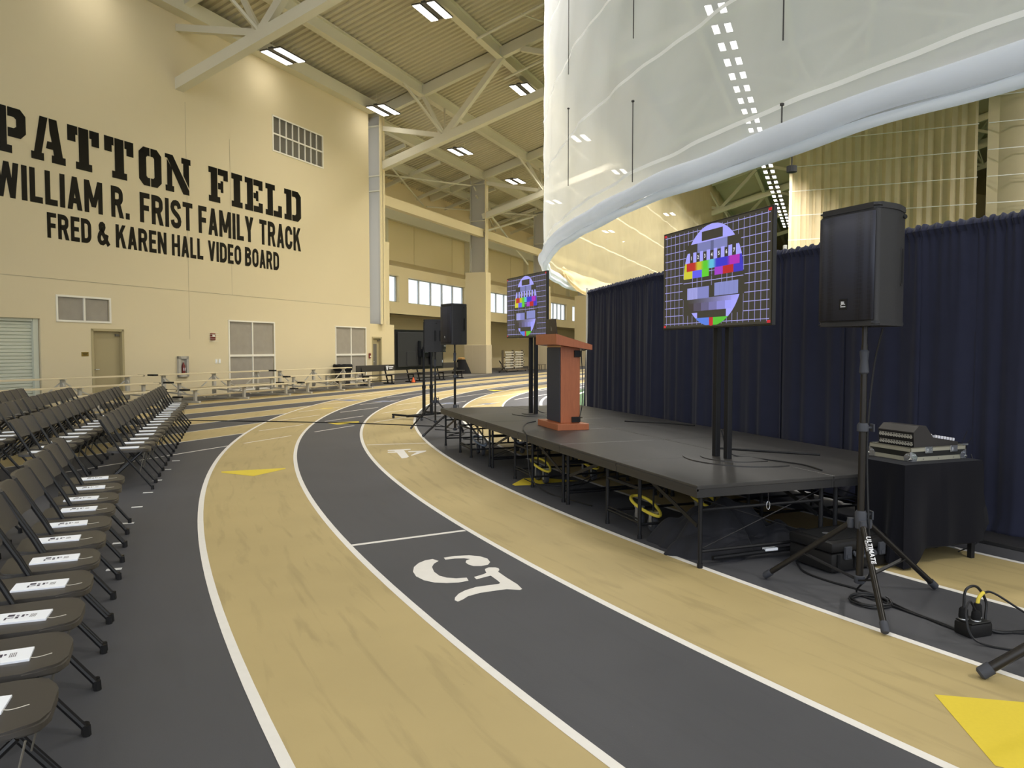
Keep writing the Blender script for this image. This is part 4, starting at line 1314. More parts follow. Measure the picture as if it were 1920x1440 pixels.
# ================================================================== FOLDING CHAIRS
def make_chair():
    r = thing('folding_chair', 'x', 'chair', (0, 0, 0), 0, 'x')
    out = rounded([(-0.17, -0.19), (0.265, -0.205), (0.265, 0.205), (-0.17, 0.19)], [0.07, 0.13, 0.13, 0.07], 6)
    b = MB(); b.prism(out, 0.425, 0.452, bev=0.008)
    for v in b.bm.verts:
        if v.co.z > 0.44:
            v.co.z += 0.012 * (min(1, (v.co.x / 0.22) ** 2)) - 0.004
        if v.co.x > 0.2: v.co.z -= 0.012 * (v.co.x - 0.2) / 0.065
    b.build('seat', M['chair_plastic'], r, smooth=True)
    # curved plastic backrest
    b = MB()
    def bx(z): return -0.052 - 0.50 * (z - 0.47)
    rows_f, rows_b = [], []
    nz, ny = 8, 12
    for side in (0, 1):
        rows = []
        for j in range(nz + 1):
            z = 0.625 + 0.185 * j / nz
            e = min(j, nz - j) / nz
            hw = 0.212 - 0.035 * max(0, 1 - e * 6) ** 2
            row = []
            for i in range(ny + 1):
                y = -hw + 2 * hw * i / ny
                x = bx(z) - 0.035 * (1 - (y / 0.212) ** 2) + (0.012 if side == 0 else -0.010)
                row.append((x, y, z))
            rows.append(row)
        if side == 0: rows_f = rows
        else: rows_b = rows
    b.sheet(rows_f); b.sheet(rows_b)
    for j in range(nz):
        for k in (0, ny):
            b.quad(rows_f[j][k], rows_f[j + 1][k], rows_b[j + 1][k], rows_b[j][k])
    for i in range(ny):
        for k in (0, nz):
            b.quad(rows_f[k][i], rows_f[k][i + 1], rows_b[k][i + 1], rows_b[k][i])
    bmesh.ops.remove_doubles(b.bm, verts=b.bm.verts[:], dist=0.0005)
    b.build('backrest', M['chair_plastic'], r, smooth=True)
    for y in (-0.212, 0.212):
        b = MB(); b.tube([(0.29, y, 0.0), (0.288, y, 0.045)], [0.017, 0.0165], 8)
        b.tube([(0.285, y, 0.03), (-0.03, y, 0.45), (-0.068, y, 0.53), (bx(0.80), y, 0.80)], 0.0125, 8); b.build('front_leg', M['chair_tube'], r, smooth=True)
        b = MB(); b.tube([(-0.245, y * 0.86, 0.0), (-0.24, y * 0.86, 0.045)], [0.017, 0.0165], 8)
        b.tube([(-0.235, y * 0.86, 0.03), (0.19, y * 0.86, 0.425)], 0.0115, 8); b.build('rear_leg', M['chair_tube'], r, smooth=True)
    b = MB(); b.tube([(-0.16, -0.18, 0.1), (-0.16, 0.18, 0.1)], 0.008, 6); b.build('rear_stretcher', M['chair_tube'], r)
    for y in (-0.20, 0.20):
        b = MB(); b.tube([(0.215, y * 0.99, 0.42), (0.165, y, 0.20)], 0.0035, 5); b.build('hinge_link', M['vent_dark'], r)
    return r
def make_booklet(detail):
    r = thing('booklet', 'x', 'booklet', (0, 0, 0), 0, 'x')
    b = MB(); b.box(-0.11, 0.11, -0.062, 0.062, 0, 0.011, 0.0012)
    b.build('pages', M['paper'], r)
    b = MB(); b.tube(smooth_path([(0.10, -0.035, 0.008), (0.125, -0.038, 0.004), (0.15, -0.03, 0.0035), (0.175, -0.018, 0.004)], 5), 0.0016, 5); b.build('cord', M['tassel'], r)
    if detail:
        b = MB()
        for (x0, x1, y0, y1) in ((-0.045, -0.02, 0.008, 0.034), (-0.05, -0.042, -0.03, 0.0), (-0.04, -0.018, -0.012, -0.004), (-0.012, -0.002, 0.01, 0.022), (-0.012, 0.0, -0.022, 0.002), (0.008, 0.018, -0.008, 0.022), (0.022, 0.03, 0.006, 0.02)):
            b.poly([(x0, y0), (x1, y0), (x1, y1), (x0, y1)], 0.0114)
        b.build('cover_print', M['print'], r)
        b = MB()
        for k in range(4):
            b.poly([(0.04 + k * 0.006, -0.02), (0.0435 + k * 0.006, -0.02), (0.0435 + k * 0.006, 0.022), (0.04 + k * 0.006, 0.022)], 0.0114)
        b.build('cover_text', M['print_grey'], r)
    return r
chair0 = make_chair()
book0 = make_booklet(True)
book1 = make_booklet(False)
used = {'c': False, 'b0': False, 'b1': False}
def inst(o, key, loc, rz, label, group):
    if not used[key]:
        used[key] = True
        o.location = loc; o.rotation_euler = (0, 0, rz); o['label'] = label; o['group'] = group
        return o
    return dup(o, loc, rz, label, group)
def in_view(p):
    return p.y > 0.4 and p.x / p.y > -0.735
ROWN = ['front', 'second', 'third', 'fourth']
def chair_at(c, rz, row, k, near, book=True):
    jit = random.uniform(-0.03, 0.03)
    side = 'before' if near else 'beyond'
    inst(chair0, 'c', c, rz + jit, 'black folding chair, %s from the aisle in the %s row %s the aisle' % (WORDS[k], ROWN[row], side), 'folding chairs in rows for the audience')
    if book:
        f = Vector((math.cos(rz + jit), math.sin(rz + jit), 0))
        l = Vector((-f.y, f.x, 0))
        p = c + f * random.uniform(0.02, 0.06) + l * random.uniform(-0.03, 0.03) + Vector((0, 0, 0.4505))
        inst(book0 if near else book1, 'b0' if near else 'b1', p, rz + jit + random.uniform(-0.08, 0.08),
             'white booklet on the seat %s from the aisle, %s row %s the aisle' % (WORDS[k], ROWN[row], side), 'white booklets on the seats')
# block this side of the aisle
rn = Vector((-0.424, 0.906, 0)); fn = Vector((0.906, 0.424, 0))
B0 = Vector((-1.744, 2.964, 0))
for row in (0, 1):
    for k in range(-2, 9):
        c = B0 + rn * (0.4535 * k + 0.227) - fn * (0.285 + 0.84 * row)
        if row == 1 and not in_view(c + fn * 0.3): continue
        if row == 0 and k < -2: continue
        chair_at(c, math.atan2(fn.y, fn.x), row, 8 - k, True)
# block past the aisle
rf = Vector((-0.351, 0.936, 0)); ff = Vector((0.936, 0.351, 0))
F0 = Vector((-4.05, 8.27, 0))
for row in range(4):
    for k in range(17):
        c = F0 + rf * (0.4625 * k + 0.2) - ff * (0.285 + 0.835 * row)
        if in_view(c + ff * 0.25):
            chair_at(c, math.atan2(ff.y, ff.x), row, k, False, True)
# the stray one by the hurdle cart
dup(chair0, W(45.3, 19.9), WA - R(60), 'folding chair standing alone between the padded column and a hurdle cart', 'stray folding chair')

# ================================================================== STAGE
def on_stage(x, y, z=0.0):
    """x along the front edge away from the camera, y towards the back"""
    return SCORNER + SE * x + SP * y + Vector((0, 0, z))
UL, UD = 2.44, 1.22
def make_platform(bumper, front=True):
    r = thing('stage_platform', 'x', 'stage', (0, 0, 0), SA, 'black folding stage platforms')
    # local x = along the edge, local y = towards the front (the frame is right-handed), so depth runs to -y
    for k in (0, 1):
        b = MB(); b.box(k * UL / 2 + 0.003, (k + 1) * UL / 2 - 0.003, -UD + 0.003, -0.003, STAGE_H - 0.028, STAGE_H, 0.004)
        p = b.build('deck_panel', M['stage_top'], r)
        b = MB()
        x0, x1 = k * UL / 2 + 0.004, (k + 1) * UL / 2 - 0.004
        for (a, c) in (((x0, -0.012), (x1, -0.012)), ((x0, -UD + 0.012), (x1, -UD + 0.012)), ((x0 + 0.012, -0.02), (x0 + 0.012, -UD + 0.02)), ((x1 - 0.012, -0.02), (x1 - 0.012, -UD + 0.02))):
            b.bar((a[0], a[1], STAGE_H - 0.055), (c[0], c[1], STAGE_H - 0.055), 0.02, 0.065)
        b.bar((x0, -0.006, STAGE_H - 0.03), (x1, -0.006, STAGE_H - 0.03), 0.018, 0.022)
        b.build('edge_rail', M['stage_edge'], r)
    xs = (0.06, 0.93, 1.51, 2.38)
    for x in xs:
        for y in (-0.07, -UD + 0.07):
            b = MB(); b.tube([(x, y, 0.0), (x, y, 0.035)], 0.021, 8); b.tube([(x, y, 0.02), (x, y, STAGE_H - 0.08)], 0.0165, 8)
            b.build('leg', M['stage_steel'], r)
        b = MB(); b.tube([(x, -0.07, 0.12), (x, -UD + 0.07, 0.12)], 0.012, 6); b.tube([(x, -0.07, 0.42), (x, -UD + 0.07, 0.42)], 0.012, 6)
        b.build('cross_rail', M['stage_steel'], r)
    for y in (-0.07, -UD + 0.07):
        b = MB()
        b.tube([(0.93, y, 0.13), (1.51, y, 0.13)], 0.012, 6); b.tube([(0.93, y, 0.42), (1.51, y, 0.42)], 0.014, 6)
        b.tube([(0.93, y, 0.16), (1.51, y, 0.16)], 0.008, 6)
        b.build('truck_rail', M['stage_steel'], r)
        for (a, c) in (((0.10, y, 0.30), (0.80, y, 0.53)), ((2.34, y, 0.30), (1.64, y, 0.53))):
            b = MB(); b.bar(a, c, 0.008, 0.03); b.build('fold_arm', M['stage_steel'], r)
    for x in (0.06, 2.38):
        for (za, zb) in ((0.14, 0.5), (0.5, 0.14)):
            b = MB(); b.tube([(x, -0.08, za), (x, -UD + 0.08, zb)], 0.0045, 5); b.build('tie_rod', M['stage_steel'], r)
    for y in ((-0.30, -0.92) if front else (-0.6,)):
        for x in (1.10, 1.34):
            c = MB()
            c.lathe([(0.02, -0.022), (0.062, -0.022), (0.07, 0), (0.062, 0.022), (0.02, 0.022)], (x, y, 0.071), 18, 'y')
            w = c.build('caster', M['rubber'], r, smooth=True)
            c = MB(); c.box(x - 0.022, x + 0.022, y - 0.032, y - 0.028, 0.05, 0.17); c.box(x - 0.022, x + 0.022, y + 0.028, y + 0.032, 0.05, 0.17); c.box(x - 0.03, x + 0.03, y - 0.035, y + 0.035, 0.165, 0.18)
            c.build('fork', M['zinc'], w)
            c = MB(); c.tube([(x, y, 0.18), (x, y, 0.54)], 0.009, 6); c.build('stem', M['stage_steel'], w)
        c = MB(); pts = []
        for i in range(24):
            a = 2 * PI * i / 24
            pts.append((1.22 + 0.21 * math.cos(a), y + 0.085 * math.sin(a) * (1 + 0.25 * math.cos(a)), 0.205 + 0.05 * math.cos(a)))
        c.tube(pts, 0.014, 8, closed=True)
        bm_ = c.build('bumper_loop', M[bumper], r, smooth=True)
        bm_['label'] = 'yellow bumper loop' if bumper == 'yellow' else 'blue grey bumper loop'
    return r
pl_y = make_platform('yellow')
pl_b = make_platform('blue_grey')
PLAT = [('front stage platform with the corner by the speaker stand, carrying the large lit screen', 0, 0, pl_y), ('middle front stage platform, under the lectern', 1, 0, pl_y),
        ('far front stage platform with a blue grey caster loop', 2, 0, pl_b), ('rear stage platform beside the covered table, under the drapes', 0, 1, pl_y),
        ('middle rear stage platform along the foot of the drapes', 1, 1, pl_y), ('far rear stage platform at the loose edge of the drapes', 2, 1, pl_b)]
first = {}
for lab, i, j, proto in PLAT:
    p = on_stage(UL * i, UD * j)
    if proto.name not in first:
        first[proto.name] = 1
        proto.location = p; proto['label'] = lab
    else:
        dup(proto, p, SA, lab, skip=() if j == 0 else ('caster', 'bumper_loop'))

# ================================================================== LIT SCREENS
class Pic:
    def __init__(self): self.polys = []
    def rect(self, x0, x1, y0, y1, c, lay=1): self.polys.append(([(x0, y0), (x1, y0), (x1, y1), (x0, y1)], c, lay))
    def disc_rect(self, x0, x1, y0, y1, c, lay=2):
        """rectangle cut to the big circle"""
        n = max(2, int((y1 - y0) / 0.1))
        for i in range(n):
            ya, yb = y0 + (y1 - y0) * i / n, y0 + (y1 - y0) * (i + 1) / n
            wa, wb = (math.sqrt(max(0, 5.95 ** 2 - (y - 6) ** 2)) for y in (ya, yb))
            q = [(max(x0, -wa), ya), (min(x1, wa), ya), (min(x1, wb), yb), (max(x0, -wb), yb)]
            if q[1][0] - q[0][0] > -1e-6 and q[2][0] - q[3][0] > -1e-6 and (q[1][0] - q[0][0]) + (q[2][0] - q[3][0]) > 0.01:
                self.polys.append((q, c, lay))
def test_picture():
    P = Pic()
    BGC, LAV, WHT = (60, 57, 48), (168, 166, 252), (176, 176, 255)  # hall's reflection on the dark glass is put into the olive ground
    P.rect(-10.67, 10.67, 0, 12, BGC, 0)
    for k in range(-10, 11):
        P.rect(k - 0.035, k + 0.035, 0.25, 11.75, (160, 158, 222), 1)
    for k in range(12):
        P.rect(-10.4, 10.4, k + 0.46, k + 0.54, (160, 158, 222), 1)
    for (x0, x1, y0, y1) in ((-10.6, -10.05, 0.06, 0.36), (10.05, 10.6, 0.06, 0.36), (-10.6, -10.1, 11.66, 11.94), (10.05, 10.6, 11.66, 11.94)):
        P.rect(x0, x1, y0, y1, (196, 40, 50), 2)
    for (x0, x1, y0, y1) in ((-5.5, 5.5, 2, 5.2), (-6.2, 6.2, 6.0, 8.6), (-6, 6, 8.6, 10.6)):
        P.rect(x0, x1, y0, y1, BGC, 2)
    P.disc_rect(-6, 6, 0.05, 2.0, LAV, 3)
    P.rect(-2.1, 2.1, 0.75, 1.85, BGC, 4)
    P.rect(-3.0, 0.0, 2.0, 3.15, (122, 126, 180), 4); P.rect(-0.25, 0.35, 2.0, 3.15, (96, 100, 142), 5); P.rect(0.35, 3.0, 2.0, 3.15, (126, 130, 186), 4)
    P.disc_rect(-6, -4.6, 3.0, 4.2, LAV, 3); P.disc_rect(4.6, 6, 3.0, 4.2, LAV, 3)
    for k in range(6):
        x = -3.9 + k * 1.42
        P.rect(x, x + 0.70, 3.0, 4.2, LAV, 5)
    cols = [(186, 44, 40), (186, 44, 40), (196, 190, 50), (92, 200, 50), (96, 190, 220), (60, 54, 200), (60, 54, 200), (176, 44, 180), (176, 44, 180)]
    n = 72
    for i in range(n):
        f = i / (n - 1) * (len(cols) - 1)
        j = min(int(f), len(cols) - 2); g = f - j
        g = min(1, max(0, (g - 0.25) * 2))
        c = tuple(cols[j][k] * (1 - g) + cols[j + 1][k] * g for k in range(3))
        x0, x1 = -5.3 + 10.6 * i / n, -5.3 + 10.6 * (i + 1) / n
        P.rect(x0, x1, 4.2, 5.2, c, 6)
    P.disc_rect(-6, -5.3, 4.2, 5.2, (200, 196, 50), 5); P.disc_rect(5.3, 6, 4.2, 5.2, (62, 54, 190), 5)
    for x0, x1, c in ((-6, -4.0, (206, 202, 56)), (-4.0, -2.0, (98, 96, 236)), (-2.0, -0.55, (96, 206, 52)), (0.6, 2.2, (160, 60, 200)), (2.2, 4.2, (184, 40, 40)), (4.2, 6, (62, 54, 190))):
        P.disc_rect(x0, x1, 5.2, 6.1, c, 6)
    P.rect(-6.0, 6.0, 6.56, 6.64, (168, 166, 230), 5)
    for k in (-4, -3, -2, 0, 2, 3, 4):
        P.rect(k - 0.035, k + 0.035, 6.1, 7.2, (160, 158, 222), 5)
    P.rect(-5.1, -0.5, 7.25, 8.65, (130, 134, 196), 5)
    for k in range(12):
        P.rect(-5.1 + k * 0.19, -5.0 + k * 0.19, 7.25, 8.65, (176, 176, 240), 6)
    P.rect(0.6, 5.1, 7.0, 8.5, (134, 140, 200), 5)
    for k in range(4):
        P.rect(1.6 + k * 0.9, 1.66 + k * 0.9, 7.0, 8.5, (122, 126, 186), 6)
    for i in range(30):
        g = i / 29
        c = tuple(BGC[k] * (1 - g) + LAV[k] * g for k in range(3))
        P.disc_rect(-5.4 + i * 0.36, -5.4 + (i + 1) * 0.36, 8.6, 9.15, c, 5)
    for i in range(6):
        g = i / 5
        c = (62 + (160 - 62) * g, 54 + (160 - 54) * g, 54 + (250 - 54) * g)
        P.disc_rect(-5.3 + i * 1.6, -5.3 + (i + 1) * 1.6, 9.15, 10.1, c, 5)
    P.disc_rect(3.9, 6, 8.6, 10.9, LAV, 5); P.disc_rect(-6, -2.9, 10.3, 10.95, LAV, 5)
    P.rect(-2.9, 2.9, 10.1, 10.95, BGC, 6); P.disc_rect(2.9, 4.0, 10.1, 10.95, LAV, 5)
    for x0, x1, c in ((-6, -0.4, (90, 128, 226)), (-0.4, 0.4, (190, 44, 48)), (0.4, 6, (88, 190, 56))):
        P.disc_rect(x0, x1, 10.95, 11.95, c, 6)
    for d in range(7):
        vs, fs = text_mesh(str(d + 1), 0.62, 0.02, align='CENTER')
        cx = -4.26 + d * 1.42 + (0.0 if d else 0)
        for q in fs:
            P.polys.append(([(cx + vs[i].x, 3.85 - vs[i].y) for i in q], (230, 230, 235), 7))
    return P
def picture_mesh(P, w, h, ybase):
    me = bpy.data.meshes.new('test_picture')
    V, Fc, C = [], [], []
    for pts, c, lay in P.polys:
        i0 = len(V)
        for (x, y) in pts:
            V.append((x / 21.34 * w, ybase - 0.00025 * lay, h / 2 - y / 12 * h))
        Fc.append(tuple(range(i0, len(V))))
        C += [lin(c)] * len(pts)
    me.from_pydata(V, [], Fc)
    at = me.color_attributes.new('picture', 'FLOAT_COLOR', 'CORNER')
    k = 0
    for p in me.polygons:
        for li in p.loop_indices:
            vi = me.loops[li].vertex_index
            at.data[li].color = tuple(C[vi]) + (1,)
    me.materials.append(M['screen'])
    return me
PIC = test_picture()
def make_screen(name, label, cat, centre, rz, w, h, zc, floor_z, lit=True):
    """local x across the screen, -y out of its face"""
    r = thing(name, label, cat, (centre[0], centre[1], floor_z), rz)
    z = zc - floor_z
    b = MB(); b.box(-w / 2 - 0.012, w / 2 + 0.012, 0.0, 0.035, z - h / 2 - 0.016, z + h / 2 + 0.012, 0.003)
    b.build('bezel', M['bezel'], r)
    b = MB(); b.box(-w / 2 + 0.05, w / 2 - 0.05, 0.035, 0.065, z - h / 2 + 0.04, z + h / 2 - 0.04, 0.01)
    b.box(-w * 0.3, w * 0.3, 0.065, 0.08, z - h / 2 + 0.06, z - 0.05, 0.006)
    bk = b.build('back_shell', M['tv_back'], r)
    if lit:
        o = bpy.data.objects.new('test_picture', picture_mesh(PIC, w, h, -0.0012)); COL.objects.link(o); o.parent = r; o.location = (0, 0, z)
        for x in (-0.085, 0.085):
            b = MB(); b.box(x - 0.03, x + 0.03, 0.10, 0.15, 0.012, z + 0.2, 0.008); b.build('post', M['stage_steel'], r)
        b = MB(); b.box(-0.2, 0.2, 0.065, 0.11, z - 0.16, z + 0.16); b.build('mount_plate', M['stage_steel'], r)
        b = MB()
        pts = [(0.52 * math.cos(PI + PI * i / 24), 0.30 + 0.52 * math.sin(PI + PI * i / 24) * 0.9) for i in range(25)]
        b.prism(pts + [(0.52, 0.42), (-0.52, 0.42)], 0.0, 0.010, bev=0.002)
        pl = b.build('base_plate', M['stage_top'], r)
        b = MB()
        pts = [(0.30 * math.cos(PI + PI * i / 24), 0.24 + 0.30 * math.sin(PI + PI * i / 24) * 0.9) for i in range(25)]
        b.prism(pts + [(0.30, 0.38), (-0.30, 0.38)], 0.010, 0.018, bev=0.002)
        b.build('upper_plate', M['stage_top'], r)
        b = MB(); b.tube(smooth_path([(-0.06, 0.16, 0.25), (-0.02, 0.22, 0.05), (0.1, 0.4, 0.012), (0.5, 0.55, 0.008), (0.8, 0.5, 0.008)], 6), 0.006, 6); b.build('power_cord', M['cable'], r)
    return r
make_screen('display_screen', 'large lit screen with a colour test picture, between the lectern and the big speaker', 'screen', (1.72, 6.42), math.atan2(-1.50, 0.52), 1.57, 0.885, 2.215, STAGE_H)
make_screen('display_screen', 'lit screen with a colour test picture standing behind the lectern', 'screen', (0.20, 10.86), math.atan2(-1.27, 0.56), 1.36, 0.885, 2.20, STAGE_H)
# third screen: seen from the back, on a rolling stand
b3 = make_screen('rolling_screen', 'dark screen seen from its back on a rolling two-pole stand beyond the stage', 'screen', (-2.13, 17.0), math.atan2(-1.2, -0.95), 1.50, 0.86, 1.565, 0.0, lit=False)
for x in (-0.22, 0.02):
    b = MB(); b.tube([(x, 0.17, 0.08), (x, 0.17, 0.72)], 0.038, 10); b.tube([(x, 0.17, 0.7), (x, 0.17, 1.62)], 0.029, 10); b.lathe([(0.045, 0.68), (0.045, 0.75)], (x, 0.17, 0), 10)
    b.build('pole', M['stage_steel'], b3)
b = MB(); b.box(-0.32, 0.12, 0.08, 0.14, 1.40, 1.58, 0.005); b.box(-0.3, -0.24, 0.07, 0.11, 1.22, 1.76); b.box(0.04, 0.10, 0.07, 0.11, 1.22, 1.76); b.build('mount_bracket', M['stage_steel'], b3)
b = MB(); b.box(-0.14, 0.02, 0.14, 0.16, 1.50, 1.56); b.build('bracket_tag', M['zinc'], b3)
b = MB(); b.bar((-0.55, 0.17, 0.08), (0.55, 0.17, 0.08), 0.06, 0.05)
for x in (-0.5, 0.5):
    b.bar((x, -0.35, 0.085), (x, 0.6, 0.085), 0.05, 0.04)
b.build('base_frame', M['stage_steel'], b3)
for x in (-0.5, 0.5):
    for y in (-0.33, 0.58):
        b = MB(); b.lathe([(0.03, -0.015), (0.032, 0), (0.03, 0.015)], (x, y, 0.032), 12, 'x'); b.build('caster', M['rubber'], b3)
b = MB(); b.box(-0.7, -0.69, 0.06, 0.072, 1.26, 1.32); b.build('sticker', M['paper'], b3)

# ================================================================== LOUDSPEAKERS AND STANDS
def speaker(label, loc, rz, style=0):
    """local +x is the front of the box; origin at its underside"""
    r = thing('loudspeaker', label, 'speaker', loc, rz)
    hh = 0.725 if style == 0 else 0.64
    out = rounded([(0.175, -0.215), (0.175, 0.215), (-0.02, 0.20), (-0.195, 0.12), (-0.195, -0.12), (-0.02, -0.20)], [0.035, 0.035, 0.05, 0.04, 0.04, 0.05], 5)
    b = MB(); b.prism(out, 0.02, hh - 0.035, bev=0.006)
    b.build('cabinet', M['speaker'], r, smooth=True)
    cap = [(p[0] * 1.025, p[1] * 1.025) for p in out]
    b = MB(); b.prism(cap, hh - 0.034, hh, bev=0.014); b.build('top_cap', M['speaker'], r, smooth=True)
    b = MB(); b.prism(cap, 0.0, 0.026, bev=0.010); b.build('bottom_cap', M['speaker'], r, smooth=True)
    gr = MB()
    rows = []
    for z in (0.035, hh - 0.05):
        rows.append([(0.178 + 0.016 * (1 - (y / 0.2) ** 2), y, z) for y in [-0.2 + 0.4 * i / 14 for i in range(15)]])
    gr.sheet(rows)
    gr.build('grille', M['mesh_black'], r, smooth=True, thick=0.006)
    lg = MB(); lg.box(0.196, 0.2, -0.028, 0.028, 0.10, 0.165, 0.001); logo = lg.build('badge', M['black'], r)
    lg = MB()
    put_text(lg, text_mesh('JBL', 0.026, 0.001, 0.9, align='CENTER'), basis(Vector((0.2008, 0, 0.132)), (0, 1, 0), (0, 0, 1), (1, 0, 0)))
    lg.box(0.2, 0.2006, -0.018, 0.018, 0.116, 0.121)
    lg.build('badge_letters', M['white_letter'], logo)
    for sy in (-1, 1):
        # hand hold: a slot with a raised lip in the tapering side
        p0, p1 = Vector((-0.02, 0.20 * sy, 0)), Vector((-0.195, 0.12 * sy, 0))
        d = (p1 - p0).normalized(); nn = Vector((-d.y, d.x, 0)) * (1 if sy > 0 else -1)
        if nn.y * sy < 0: nn = -nn
        c = p0 * 0.52 + p1 * 0.48
        if style == 1: c = p0 * 0.30 + p1 * 0.70
        cap_ = [(0.022 * math.cos(PI * i / 8), 0.085 + 0.022 * math.sin(PI * i / 8)) for i in range(9)] + [(-0.022 * math.cos(PI * i / 8), -0.085 - 0.022 * math.sin(PI * i / 8)) for i in range(9)]
        Tm = basis(c + Vector((0, 0, hh * 0.5)), d, (0, 0, 1), nn)
        b = MB(); b.prism([(p[0] * 1.45, p[1] * 1.12) for p in cap_], -0.002, 0.005, Tm, bev=0.002); h = b.build('handle', M['speaker'], r)
        b = MB(); b.prism(cap_, 0.003, 0.0062, Tm); b.build('hand_slot', M['deep'], h)
        if style == 1:
            Tm = basis(p0 * 0.82 + p1 * 0.18 + Vector((0, 0, hh * 0.5)), d, (0, 0, 1), nn)
            b = MB(); b.prism([(p[0] * 1.45, p[1] * 1.12) for p in cap_], -0.002, 0.005, Tm, bev=0.002); h = b.build('handle', M['speaker'], r)
            b = MB(); b.prism(cap_, 0.003, 0.0062, Tm); b.build('hand_slot', M['deep'], h)
    b = MB(); b.box(-0.201, -0.196, -0.085, 0.085, 0.06, hh * 0.62); pn = b.build('rear_panel', M['black'], r)
    b = MB()
    for k in range(4):
        for y in (-0.05, 0.0, 0.05):
            b.lathe([(0.010, -0.21), (0.012, -0.2)], (0, y, 0.12 + k * 0.08), 10, 'x')
    b.build('jack', M['zinc'], pn)
    b = MB(); b.box(-0.206, -0.201, 0.02, 0.05, 0.33, 0.35); b.build('level_light', M['orange_led'], pn)
    b = MB(); b.tube([(0, 0, -0.004), (0, 0, 0.0)], 0.035, 12); b.build('pole_socket', M['black'], r)
    b = MB(); b.lathe([(0.012, 0.0), (0.016, 0.008), (0.012, 0.014)], (-0.08, 0.19, hh - 0.07), 10, 'y'); b.build('rig_point', M['black'], r)
    b = MB(); b.lathe([(0.012, -0.014), (0.016, -0.008), (0.012, 0.0)], (-0.08, -0.19, hh - 0.07), 10, 'y'); b.build('rig_point', M['black'], r)
    return r

def stand(label, loc, rz, top, r_foot=0.60, hub=0.46, letters=True, scale=1.0):
    r = thing('speaker_stand', label, 'speaker stand', loc, rz)
    b = MB(); b.tube([(0, 0, 0.12), (0, 0, 1.10)], 0.0225 * scale, 14); b.build('lower_pole', M['tube_black'], r, smooth=True)
    b = MB(); b.tube([(0, 0, 1.05), (0, 0, top - 0.12)], 0.0195 * scale, 14); b.tube([(0, 0, top - 0.13), (0, 0, top)], 0.0165, 12); b.build('upper_pole', M['tube_black'], r, smooth=True)
    b = MB(); b.lathe([(0.024, 1.06), (0.034, 1.065), (0.034, 1.10), (0.026, 1.115)], seg=16)
    b.build('clamp_collar', M['rubber'], r, smooth=True)
    KR = Matrix.Rotation(-rz, 4, 'Z')
    b = MB(KR); b.tube([(0.03, 0, 1.085), (0.055, 0, 1.085)], 0.008, 8); b.box(0.055, 0.065, -0.025, 0.025, 1.06, 1.11, 0.004); b.build('clamp_knob', M['rubber'], r)
    b = MB(); b.lathe([(0.021, top - 0.30), (0.029, top - 0.29), (0.023, top - 0.22), (0.028, top - 0.16), (0.02, top - 0.15)], seg=14); b.build('top_sleeve', M['rubber'], r, smooth=True)
    b = MB(); b.lathe([(0.024, hub), (0.034, hub + 0.005), (0.036, hub + 0.10), (0.027, hub + 0.115)], seg=16); b.build('hub', M['rubber'], r, smooth=True)
    b = MB(KR); b.tube([(0.03, 0, hub + 0.09), (0.06, 0, hub + 0.09)], 0.008, 8); b.box(0.06, 0.07, -0.026, 0.026, hub + 0.06, hub + 0.115, 0.004); b.build('hub_knob', M['rubber'], r)
    b = MB(); b.lathe([(0.028, 0.105), (0.032, 0.11), (0.032, 0.15), (0.025, 0.155)], seg=14); b.build('foot_collar', M['rubber'], r, smooth=True)
    for k in range(3):
        a = 2 * PI * k / 3
        u = Vector((math.cos(a), math.sin(a), 0))
        p0, p1 = u * 0.06 + Vector((0, 0, hub + 0.03)), u * r_foot + Vector((0, 0, 0.022))
        d = (p1 - p0).normalized()
        b = MB(); b.tube([p0, p1 - d * 0.03], 0.0185 * scale, 12); leg = b.build('leg', M['tube_black'], r, smooth=True)
        b = MB(); b.tube([p1 - d * 0.06, p1 - d * 0.005, p1 + d * 0.004], [0.0235 * scale, 0.0235 * scale, 0.016 * scale], 12); b.build('rubber_foot', M['rubber'], leg, smooth=True)
        b = MB(); m_ = p0 + (p1 - p0) * 0.52; b.bar(u * 0.03 + Vector((0, 0, 0.13)), m_ - Vector((0, 0, 0.012)), 0.028, 0.009); b.build('brace', M['black'], r)
        b = MB(); b.lathe([(0.02, 0), (0.024, 0.03), (0.02, 0.06)], tuple(p0 - Vector((0, 0, 0.03))), 10); b.build('leg_joint', M['rubber'], r, smooth=True)
        if letters and k == letters[0]:
            side = Vector((-u.y, u.x, 0)) * letters[1]
            nrm = d.cross(side).normalized()
            if nrm.z < 0: nrm = -nrm
            nrm = (nrm * 0.75 + side * letters[2] * 0.66).normalized()
            xx = d if letters[3] > 0 else -d
            yy = nrm.cross(xx)
            for txt, size, off, st in letters[4]:
                b = MB()
                q = p0 + d * st
                ang = off / (0.0185 * scale)
                n2 = (nrm * math.cos(ang) + yy * math.sin(ang)).normalized()
                y2 = n2.cross(xx)
                put_text(b, text_mesh(txt, size, size * 0.03, 1.15, spacing=1.05), basis(q + n2 * (0.0188 * scale), xx, y2, n2))
                b.build('lettering', M['white_letter'], leg)
    return r
ST = Vector((2.185, 4.60, 0))
ULT = [('ULTIMATE', 0.036, -0.006, 0.09), ('SUPPORT', 0.016, -0.020, 0.12)]
stand('black tripod stand under the big speaker, with white lettering down one leg', ST, math.atan2(-0.62, -0.14), 1.72, 0.615, 0.45, (0, 1, 0.4, 1, ULT))
speaker('big black loudspeaker on the tripod stand beside the stage corner', ST + Vector((0.02, 0.04, 1.715)), math.atan2(-0.43, -0.9))
stand('black tripod stand at the far stage corner, under the higher loudspeaker', Vector((-1.03, 13.35, 0)), R(200), 1.66, 0.6, 0.46, None)
speaker('black loudspeaker at the far stage corner, the higher one of the two', Vector((-1.03, 13.35, 1.655)), R(213))
